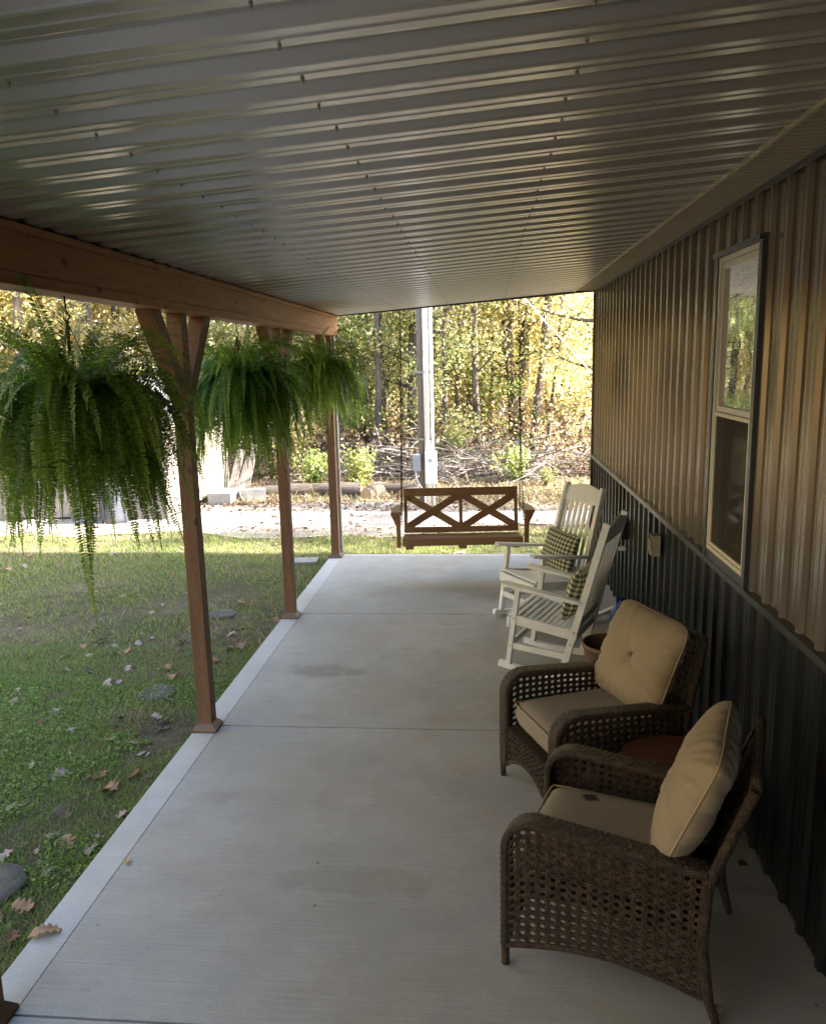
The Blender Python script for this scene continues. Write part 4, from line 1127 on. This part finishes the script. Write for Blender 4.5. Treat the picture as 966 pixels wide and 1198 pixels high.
KIN = [
    (tree(101, 10.5, .11, 'leaf_gold', 11708, 0.050, spread=2.3), 'gold leaved'),
    (tree(102, 12, .14, 'leaf_gold', 11708, 0.050, twin=True, low=1.6, spread=2.5), 'twin stemmed golden'),
    (tree(103, 9, .08, 'leaf_olive', 11092, 0.046, low=.5), 'slim olive and yellow leaved'),
    (tree(104, 11, .16, 'leaf_olive', 11092, 0.048, low=1.2, spread=2.5), 'stout grey barked olive leaved'),
    (tree(105, 8, .07, 'leaf_green', 10476, 0.046, low=.4, spread=1.9), 'small green leaved'),
    (tree(106, 10, .10, 'leaf_orange', 11708, 0.050, low=.5), 'orange and yellow leaved'),
    (tree(107, 11.5, .13, 'leaf_gold', 3204, 0.046, low=2.6, spread=2.0, lean=(.10, 0)), 'thinly leaved leaning grey'),
    (tree(108, 7, .05, 'leaf_gold', 9860, 0.046, low=.25, spread=1.7), 'young low branching gold'),
    (tree(109, 11, .075, 'leaf_gold', 900, .05, spread=1.9, low=1.8), 'nearly bare grey'),
    (tree(110, 9, .05, 'leaf_olive', 700, .05, spread=1.6, low=1.0, lean=(-.07, 0)), 'thin bare tilting'),
]
def px2x(px, y): return y * (px - 566) / 905.0
TREES = [
    (446, 16.9, 8, 1.0, .3, 'behind the gap of the log row'), (531, 17.3, 9, 1.0, 2.1, 'over the first brush pile'),
    (556, 16.6, 8, 1.0, 3.0, 'rising from the brush pile behind the swing'), (634, 17.0, 9, 1.1, 3.4, 'over the green tuft on the verge'),
    (396, 16.2, 9, 1.0, .5, 'just past the corner post'), (420, 18.0, 8, 1.1, 1.9, 'behind the bright shrub'), 
    # px of trunk, depth, kind, scale, rz, where
    (432, 19, 3, 1.0, 0, 'behind the log row'), (403, 17, 6, .9, 3.3, 'behind the corner post, tilting over the logs'), (472, 22.5, 2, 1.1, 1, 'deep behind the service pole'),
    (484, 17.6, 3, .8, 2, 'just behind the service pole'), (521, 16.8, 2, .9, 4, 'between the service pole and the brush pile'), (561, 20, 3, 1.05, 5, 'straight behind the middle of the swing'),
    (601, 18.2, 1, 1.0, 0.4, 'above the swing beside its chain'), (618, 17, 6, .85, .3, 'tilting towards the house wall'), (693, 15.6, 3, 1.0, 1.2, 'beside the house corner'),
    (652, 21, 0, 1.0, 2.2, 'over the brown brush'), (541, 24.5, 0, 1.1, 3.1, 'in the second row over the swing'), (582, 27, 0, 1.2, .8, 'far back over the brush pile'),
    (450, 26.5, 2, 1.2, 4.4, 'far back over the log row'), (640, 17.8, 7, 1.0, 5.2, 'low over the dry verge'), (672, 18.5, 7, 1.1, 1.8, 'low next to the house corner'),
    (575, 18.6, 7, .9, .2, 'low behind the brush pile'), (545, 18.2, 4, .8, 1.1, 'low above the swing backrest'), (505, 20.5, 7, 1.2, 2.7, 'low behind the conduits'),
    (455, 17.6, 4, .9, 3.8, 'low behind the cut logs'), (20, 17, 0, 1.1, 1.0, 'at the outer edge of the shed roof'), (62, 20, 0, 1.1, 2.0, 'behind the shed roof'),
    (112, 18.2, 0, 1.0, 3.0, 'above the largest fern'), (138, 24, 1, 1.0, 4.0, 'far behind the shed'), (152, 20.5, 6, 1.0, 4.7, 'bare stem behind the shed'),
    (182, 18.8, 0, .9, 5.0, 'close behind the shed'), (242, 22, 4, 1.3, .6, 'beyond the end of the shed'), (300, 20, 2, 1.1, 1.6, 'between the first two ferns'),
    (345, 24, 0, 1.1, 2.6, 'between the last two ferns'), (352, 17.5, 7, 1.0, 3.6, 'low behind the smallest fern'), (268, 27, 0, 1.2, 4.6, 'far beyond the shed end'),
    (385, 21.5, 2, 1.0, 5.6, 'behind the corner post'), (-20, 22, 0, 1.2, .9, 'far off beside the shed'), (-60, 19, 5, 1.1, 2.4, 'past the shed on the yard side'),
    (410, 24.5, 0, 1.1, 3.5, 'deep in the wood over the logs'), (625, 24, 5, 1.1, 1.5, 'deep in the wood over the dry verge'), (320, 29, 3, 1.2, 2.9, 'deepest in the wood between the ferns'),
    (700, 21, 0, 1.2, 4.1, 'half hidden by the house corner'), (715, 26, 1, 1.2, .5, 'mostly hidden by the house corner'), (210, 29, 1, 1.2, 3.9, 'deep in the wood behind the shed'), (95, 28, 0, 1.3, 5.9, 'deep in the wood over the shed roof'),
]
used = set()
for px, y, k, s, rz, where in TREES:
    base, kind = KIN[k]
    o = base if k not in used else copy_tree(base)
    used.add(k); x = px2x(px, y)
    o.location = (x, y, float(ground_z(x, y))); o.rotation_euler.z = rz; o.scale = (s, s, s)
    o['label'] = f'{kind} autumn tree {where}'; o['group'] = 'autumn trees beyond the drive'
# trees along the yard's side (seen in the window and wall reflections)
k = 0
for x, y in ((-15, 2), (-17, 6), (-15.5, 10), (-18, 14), (-21, 8), (-20, 1), (-16, -3), (-22, 18)):
    o = copy_tree(KIN[(0, 4, 5, 2, 3, 7, 0, 1)[k]][0]); o.location = (x, y, GZ); o.rotation_euler.z = k * 1.3; o.scale = (1.15,) * 3
    o['label'] = 'autumn tree along the far side of the yard, unseen, added to dim sky light and warm the porch'; o['group'] = 'trees along the side of the yard'; k += 1

for x, y, kk in ((-12.5, -6, 0), (-12, -1, 3), (-12.5, 4, 1), (-13, 8, 6), (-12.5, 0, 5), (-19, 4, 1), (-19, 11, 3), (-14, -10, 3)):  # denser row out of view, added to cut sky light and warm the shade
    o = copy_tree(KIN[kk][0]); o.location = (x, y, GZ); o.rotation_euler.z = k * 1.7; o.scale = (1.35,) * 3
    o['label'] = 'autumn tree along the far side of the yard, unseen, added to dim sky light and warm the porch'; o['group'] = 'trees along the side of the yard'; k += 1
for x, y, kk, sc in ((6.8, 10.5, 9, 1.2), (11, 10.0, 2, .95), (9.5, 10.9, 8, 1.1), (7.5, 12.0, 8, .9), (13, 12.0, 6, 1.1), (17, 11.2, 3, 1.0), (10.5, 13.6, 6, .9)):
    o = copy_tree(KIN[kk][0]); o.location = (x, y, GZ); o.rotation_euler.z = x; o.scale = (sc,) * 3
    o['label'] = 'autumn tree past the house end, casting dappled shade over the drive'; o['group'] = 'trees past the house end'
# wood behind, as one mass
def woods():
    n = 30000; x = rng.uniform(-34, 22, n); y = rng.uniform(30, 42, n); z = rng.uniform(0, 1, n) ** .9 * 13
    k = (fnoise(x * 1.0, z * 1.6, .8, 21) + .4 * fnoise(x, z, 3, 22) > -.45); x, y, z = x[k], y[k], z[k]
    P = np.stack([x, y, z + ground_z(x, y)], 1)
    tag(np_mesh('far_woods', leaf_quads(P, rng.uniform(.10, .20, len(x)), .2), 4, 'leaf_olive'), 'distant mass of yellowing woodland', 'woods', kind='stuff')
woods()
def warm_bounce_woods():  # leaf mass added round the yard to hide sky and throw warm bounce
    n = 40000; a = rng.uniform(R(100), R(255), n); d = rng.uniform(24, 30, n); x = d * np.cos(a) + 2; y = d * np.sin(a); z = rng.uniform(0, 1, n) ** .9 * 11
    P = np.stack([x, y, z], 1)[y < 24]
    tag(np_mesh('warm_bounce_woods', leaf_quads(P, rng.uniform(.18, .34, len(P)), .2), 4, 'leaf_orange'), 'mass of golden woodland round the yard, added to block sky and warm the light', 'woods', kind='stuff')
warm_bounce_woods()
def understory():
    n = 42000; x = rng.uniform(-13, 5.5, n); y = 15.2 + rng.uniform(0, 1, n) ** 1.3 * 9
    c = fnoise(x, y, 1.3, 31); z = ground_z(x, y) + rng.uniform(0, 1, n) ** 1.8 * (1.3 + .8 * c); k = c > -.55
    P = np.stack([x, y, z], 1)[k]
    tag(np_mesh('undergrowth', leaf_quads(P, rng.uniform(.025, .06, len(P)), .2), 4, 'leaf_brown'), 'tangle of dry brown leaves and weeds under the trees', 'undergrowth', kind='stuff')
    n = 16000; x = rng.uniform(-13, 5.5, n); y = 15.8 + rng.uniform(0, 1, n) * 7; c = fnoise(x, y, 1.1, 33)
    k = c > .12; x, y = x[k], y[k]; z = ground_z(x, y) + rng.uniform(0, 1, len(x)) * 1.3
    tag(np_mesh('green_undergrowth', leaf_quads(np.stack([x, y, z], 1), rng.uniform(.03, .06, len(x)), .2), 4, 'leaf_green'), 'green saplings and vines growing through the undergrowth', 'undergrowth', kind='stuff')
    n = 21000; x = rng.uniform(-12, 5, n); y = rng.uniform(12.2, 16.5, n); k = fnoise(x, y, 1.5, 35) > -.2; x, y = x[k], y[k]
    tag(np_mesh('fallen_leaf_litter', leaf_quads(np.stack([x, y, ground_z(x, y) + rng.uniform(.015, .05, len(x))], 1), rng.uniform(.02, .045, len(x)), .8), 4, 'leaf_brown'), 'brown fallen leaves strewn below the trees', 'leaf litter', kind='stuff')
understory()
def drive_litter():
    n = 3200; x = rng.uniform(-12, 4, n); y = 10.3 + rng.uniform(0, 1, n) ** 1.0 * 3.0; c = fnoise(x * .6, y * 2.0, 1.6, 45); k = c > -.05 + .3 * np.exp(-((y - 11.8) / .5) ** 2); x, y = x[k], y[k]
    tag(np_mesh('drive_leaf_litter', leaf_quads(np.stack([x, y, ground_z(x, y) + rng.uniform(.02, .04, len(x))], 1), rng.uniform(.015, .05, len(x)), .85), 4, 'leaf_brown'), 'brown leaves and twigs strewn across the gravel drive', 'leaf litter', kind='stuff')
drive_litter()
# brush pile
def brush(cx, cy, w, hgt, n, seed, label, mat='twig'):
    rr = random.Random(seed); b = MB()
    for k in range(n):
        x = cx + rr.uniform(-w, w); y = cy + rr.uniform(-.7, .7); z = float(ground_z(x, y)) + rr.uniform(.0, hgt) * (1 - .6 * abs(x - cx) / w)
        a = rr.uniform(-.5, .5) + (math.pi if rr.random() < .5 else 0); L = rr.uniform(.5, 1.7); e = rr.uniform(-.2, .5)
        p = Vector((x, y, z)); d = Vector((math.cos(a) * math.cos(e), math.sin(a) * .6, math.sin(e))); pts = [p.copy()]
        for j in range(6):
            d = (d + Vector((rr.uniform(-.25, .25), rr.uniform(-.25, .25), rr.uniform(-.28, .14)))).normalized(); p = p + d * L / 6; p.z = max(p.z, float(ground_z(p.x, p.y)) + .02); pts.append(p.copy())
        r_ = rr.uniform(.005, .016) * (1.5 if rr.random() < .12 else 1)
        b.tube(pts, [r_ * (1 - .75 * j / 6) for j in range(7)], 5, cap=False, mi=1 if rr.random() < .35 else 0)
        for q in range(3):
            j = rr.randint(1, 5); dd = (Vector((rr.uniform(-1, 1), rr.uniform(-1, 1), rr.uniform(-.2, 1)))).normalized() * L * .3
            b.tube([pts[j], pts[j] + dd * .5, pts[j] + dd + Vector((0, 0, -.03))], [r_ * .5, r_ * .35, r_ * .1], 4, cap=False, mi=1 if rr.random() < .3 else 0)
    o = b.build('brush_pile', ['twig', 'twig_pale']); tag(o, label, 'brush pile', 'piles of cut branches at the wood edge')
brush(.15, 15.4, 1.15, .75, 120, 1, 'tangled grey brush pile behind the swing')
brush(-1.6, 15.6, 1.1, .7, 80, 2, 'brush pile of dead branches behind the logs and the service pole')
brush(1.6, 16.2, .8, .5, 45, 3, 'low brush heap in front of the house corner trees')
brush(-3.3, 16.0, .9, .4, 30, 4, 'sparse heap of branches seen below the smallest fern')
# shrubs
def shrub(x, y, h, w, mat, n, ls, label, seed):
    rr = random.Random(seed); r = np.random.default_rng(seed)
    t = empty('shrub', (x, y, float(ground_z(x, y))), 0, label, 'shrub'); b = MB(); T = []
    for k in range(14):
        a = rr.uniform(0, 6.28); p = Vector((0, 0, 0)); pts = [p.copy()]; d = Vector((math.cos(a) * .45, math.sin(a) * .45, 1)).normalized()
        for j in range(5):
            d = (d + Vector((rr.uniform(-.2, .2), rr.uniform(-.2, .2), 0))).normalized(); p = p + d * h * rr.uniform(.7, 1) / 5; pts.append(p.copy()); T.append(tuple(p))
        b.tube(pts, [.01 * (1 - .8 * j / 5) for j in range(6)], 4, cap=False)
    b.build('stems', 'twig', t); T = np.array(T); P = T[r.integers(0, len(T), n)] + r.normal(0, 1, (n, 3)) * np.array([w, w, h]) * .12
    P[:, 2] = np.abs(P[:, 2]); np_mesh('foliage', leaf_quads(P, r.uniform(.6, 1.2, n) * ls, .2), 4, mat, t)
shrub(-2.42, 14.6, .78, .62, 'leaf_bright', 1100, .042, 'bright yellow green shrub behind the cut logs', 1)
shrub(-3.3, 14.9, .7, .7, 'leaf_green', 900, .042, 'light green shrub seen under the smallest fern', 2)
shrub(.55, 15.0, .75, .3, 'leaf_green', 700, .04, 'green vine covered sapling in front of the brush pile', 3)
shrub(-.75, 16.2, .9, .6, 'leaf_green', 800, .04, 'dark green shrub behind the meter box', 4)
shrub(1.12, 14.6, .36, .16, 'leaf_bright', 300, .03, 'small upright green tuft on the dry verge', 5)
shrub(-4.1, 15.6, 1.3, .8, 'leaf_gold', 1200, .045, 'yellow shrub beyond the loose boards of the shed', 6)

# ------------------------------------------------------------------ fallen leaves
def oak_leaf(L, seed, narrow=.36):
    rr = random.Random(seed); top = []; n = 4
    prof = [(0, .02)]
    n = 3 + seed % 2
    for k in range(n):
        c = .2 + .62 * k / (n - 1); w = narrow * (.62 + .5 * math.sin(math.pi * (c))) * rr.uniform(.8, 1.2)
        prof += [(c - .055, .13 * (1.15 - .5 * abs(c - .5))), (c + .005, w * .8), (c + .045, w), (c + .085, w * .82)]
    prof += [(.93, .12), (.97, .08), (1.0, .02)]
    V = [(0, 0)]; curl = rr.uniform(.15, .8); tw = rr.uniform(-.8, .8)
    def P(x, y):
        z = (y * y) * curl * 1.3 + .10 * math.sin(x * 5 + seed) + y * tw * .4 * x + rr.uniform(0, .01)
        return Vector(((x - .5) * L, y * L, z * L))
    b = MB(); prev = None
    for x, w in prof:
        r3 = [b.bm.verts.new(P(x, -w * rr.uniform(.9, 1.1))), b.bm.verts.new(P(x, 0)), b.bm.verts.new(P(x, w * rr.uniform(.9, 1.1)))]
        if prev:
            for k in range(2): b.bm.faces.new((prev[k], r3[k], r3[k + 1], prev[k + 1]))
        prev = r3
    b.tube([P(0, 0), P(-.12, .02), P(-.22, .05)], [.006 * L * 2, .005 * L * 2, .004 * L], 4)
    return b
mats_ = ['dead_pale', 'dead_tan', 'dead_rust', 'dead_dark', 'dead_pale', 'dead_tan']
names_ = {'dead_pale': 'pale pinkish', 'dead_tan': 'tan', 'dead_rust': 'rust brown', 'dead_dark': 'dark brown', 'dead_yellow': 'yellow'}
protos = []
for s in range(9):
    m = mats_[s % 6]; me = oak_leaf(1.0, s, .30 + .05 * (s % 3)).build('fallen_leaf', m); protos.append((me, names_[m]))
usedp = set(); rr = random.Random(42)
spots = []
# placed after the photograph: big leaves near the slab edge
for px_, (x, y) in enumerate([(-2.25, 4.1), (-2.45, 4.05), (-2.15, 3.95), (-2.5, 3.75), (-2.2, 3.7), (-2.1, 3.45), (-2.55, 3.45), (-2.35, 3.3), (-2.15, 4.35), (-2.35, 4.45), (-2.75, 4.6), (-2.2, 4.75), (-2.5, 4.8),
                              (-2.05, 4.05), (-2.3, 2.75), (-2.45, 2.9), (-2.05, 2.95), (-2.8, 5.4), (-3.1, 5.6), (-3.4, 5.1), (-2.2, 5.6), (-2.05, 5.25), (-2.95, 6.1), (-3.3, 6.3), (-2.1, 6.2), (-2.2, 6.6), (-3.0, 4.3), (-3.2, 3.9), (-2.9, 3.6)]):
    spots.append((x + rr.uniform(-.05, .05), y + rr.uniform(-.05, .05), rr.uniform(.085, .145)))
while len(spots) < 262:
    y = rr.uniform(1.8, 10.6) if rr.random() < .5 else rr.uniform(2.2, 6.5); x = -1.9 - abs(rr.gauss(0, 1)) * (1.0 + .45 * y)
    if x < -9: continue
    spots.append((x, y, rr.uniform(.045, .11)))
while len(spots) < 290: spots.append((rr.uniform(-1.5, 1.6), rr.uniform(9.25, 10.9), rr.uniform(.05, .12)))
for i, (x, y, L) in enumerate(spots):
    k = rr.choice([0, 0, 1, 2, 3, 4, 4, 5, 6, 7, 8]) ; o, cn = protos[k]
    if k in usedp: o = o.copy(); COL.objects.link(o)
    usedp.add(k); o.location = (x, y, float(ground_z(x, y)) + rr.uniform(.008, .026)); o.rotation_euler = (rr.uniform(-.35, .35), rr.uniform(-.35, .35), rr.uniform(0, 6.28)); o.scale = (L, L, L)
    tag(o, f'{cn} fallen oak leaf lying on the lawn', 'leaf', f'{cn} fallen oak leaves on the lawn')
def slab_leaf(x, y, L, mat, lab, seed, rz, name='fallen_leaf'):
    o = oak_leaf(L, seed).build(name, mat); o.location = (x, y, .012); o.rotation_euler = (0, 0, rz); tag(o, lab, 'leaf')
slab_leaf(-1.79, 2.70, .13, 'dead_tan', 'curled tan oak leaf lying on the pale concrete edge of the porch', 31, .6)
slab_leaf(-1.66, 3.17, .05, 'dead_yellow', 'tiny yellow leaf on the concrete where the edge band begins', 32, 2.0)
slab_leaf(1.13, 3.30, .06, 'dead_dark', 'small dark leaf on the slab by the foot of the wainscot', 33, 1.0)
slab_leaf(1.10, 3.52, .15, 'dead_dark', 'dark curled leaf in the shadow behind the wicker armchair', 34, 2.6)
slab_leaf(1.02, 3.62, .12, 'dead_rust', 'rust coloured leaf against the wall behind the side table', 35, .2)
slab_leaf(.78, 2.46, .06, 'dead_dark', 'small dark leaf on the slab in front of the armchair back leg', 36, 1.4)

# ------------------------------------------------------------------ world, sun, camera
w = bpy.data.worlds.new('World'); scene.world = w; w.use_nodes = True
nt = w.node_tree; bg = nt.nodes['Background']; sky = nt.nodes.new('ShaderNodeTexSky'); sky.sky_type = 'NISHITA'; sky.sun_disc = False
EL, AZ = 30, 92      # azimuth clockwise from +Y
sky.sun_elevation = R(EL); sky.sun_rotation = R(AZ); sky.air_density = 1.0; sky.dust_density = 2.0; sky.ozone_density = 1.0
nt.links.new(sky.outputs[0], bg.inputs[0]); bg.inputs[1].default_value = .15
sd = bpy.data.lights.new('sun', 'SUN'); sd.energy = 5; sd.angle = R(.53); sd.color = (1, .91, .81)
so = bpy.data.objects.new('sun', sd); COL.objects.link(so)
dirv = Vector((math.sin(R(AZ)) * math.cos(R(EL)), math.cos(R(AZ)) * math.cos(R(EL)), math.sin(R(EL))))
so.rotation_euler = dirv.to_track_quat('Z', 'Y').to_euler(); so.location = (20, 5, 20)

cd = bpy.data.cameras.new('camera'); co = bpy.data.objects.new('camera', cd); COL.objects.link(co); scene.camera = co
cd.sensor_fit = 'VERTICAL'; cd.sensor_height = 24; cd.lens = 24 * 928.5 / 1198; cd.clip_end = 2000; cd.clip_start = .05
r_ = Vector((.9959, .0879, -.0233)); u_ = Vector((.0064, .1883, .9821)); f_ = Vector((-.0908, .9782, -.1869))
r_.normalize(); f_.normalize(); u_ = r_.cross(f_); r_ = f_.cross(u_)
co.matrix_world = Matrix(((r_.x, u_.x, -f_.x, 0), (r_.y, u_.y, -f_.y, 0), (r_.z, u_.z, -f_.z, 2.25), (0, 0, 0, 1)))

scene.view_settings.view_transform = 'Standard'; scene.view_settings.look = 'None'; scene.view_settings.gamma = 1
scene.view_settings.exposure = 3.32; scene.view_settings.use_curve_mapping = False
cy = scene.cycles; cy.use_denoising = True; cy.max_bounces = 8; cy.diffuse_bounces = 4; cy.glossy_bounces = 4; cy.transparent_max_bounces = 12
cy.denoising_prefilter = 'ACCURATE'; cy.sample_clamp_indirect = 2; cy.use_guiding = True; cy.use_surface_guiding = True; cy.guiding_training_samples = 128; cy.adaptive_threshold = .004; cy.adaptive_min_samples = 32; cy.caustics_reflective = False; cy.caustics_refractive = False
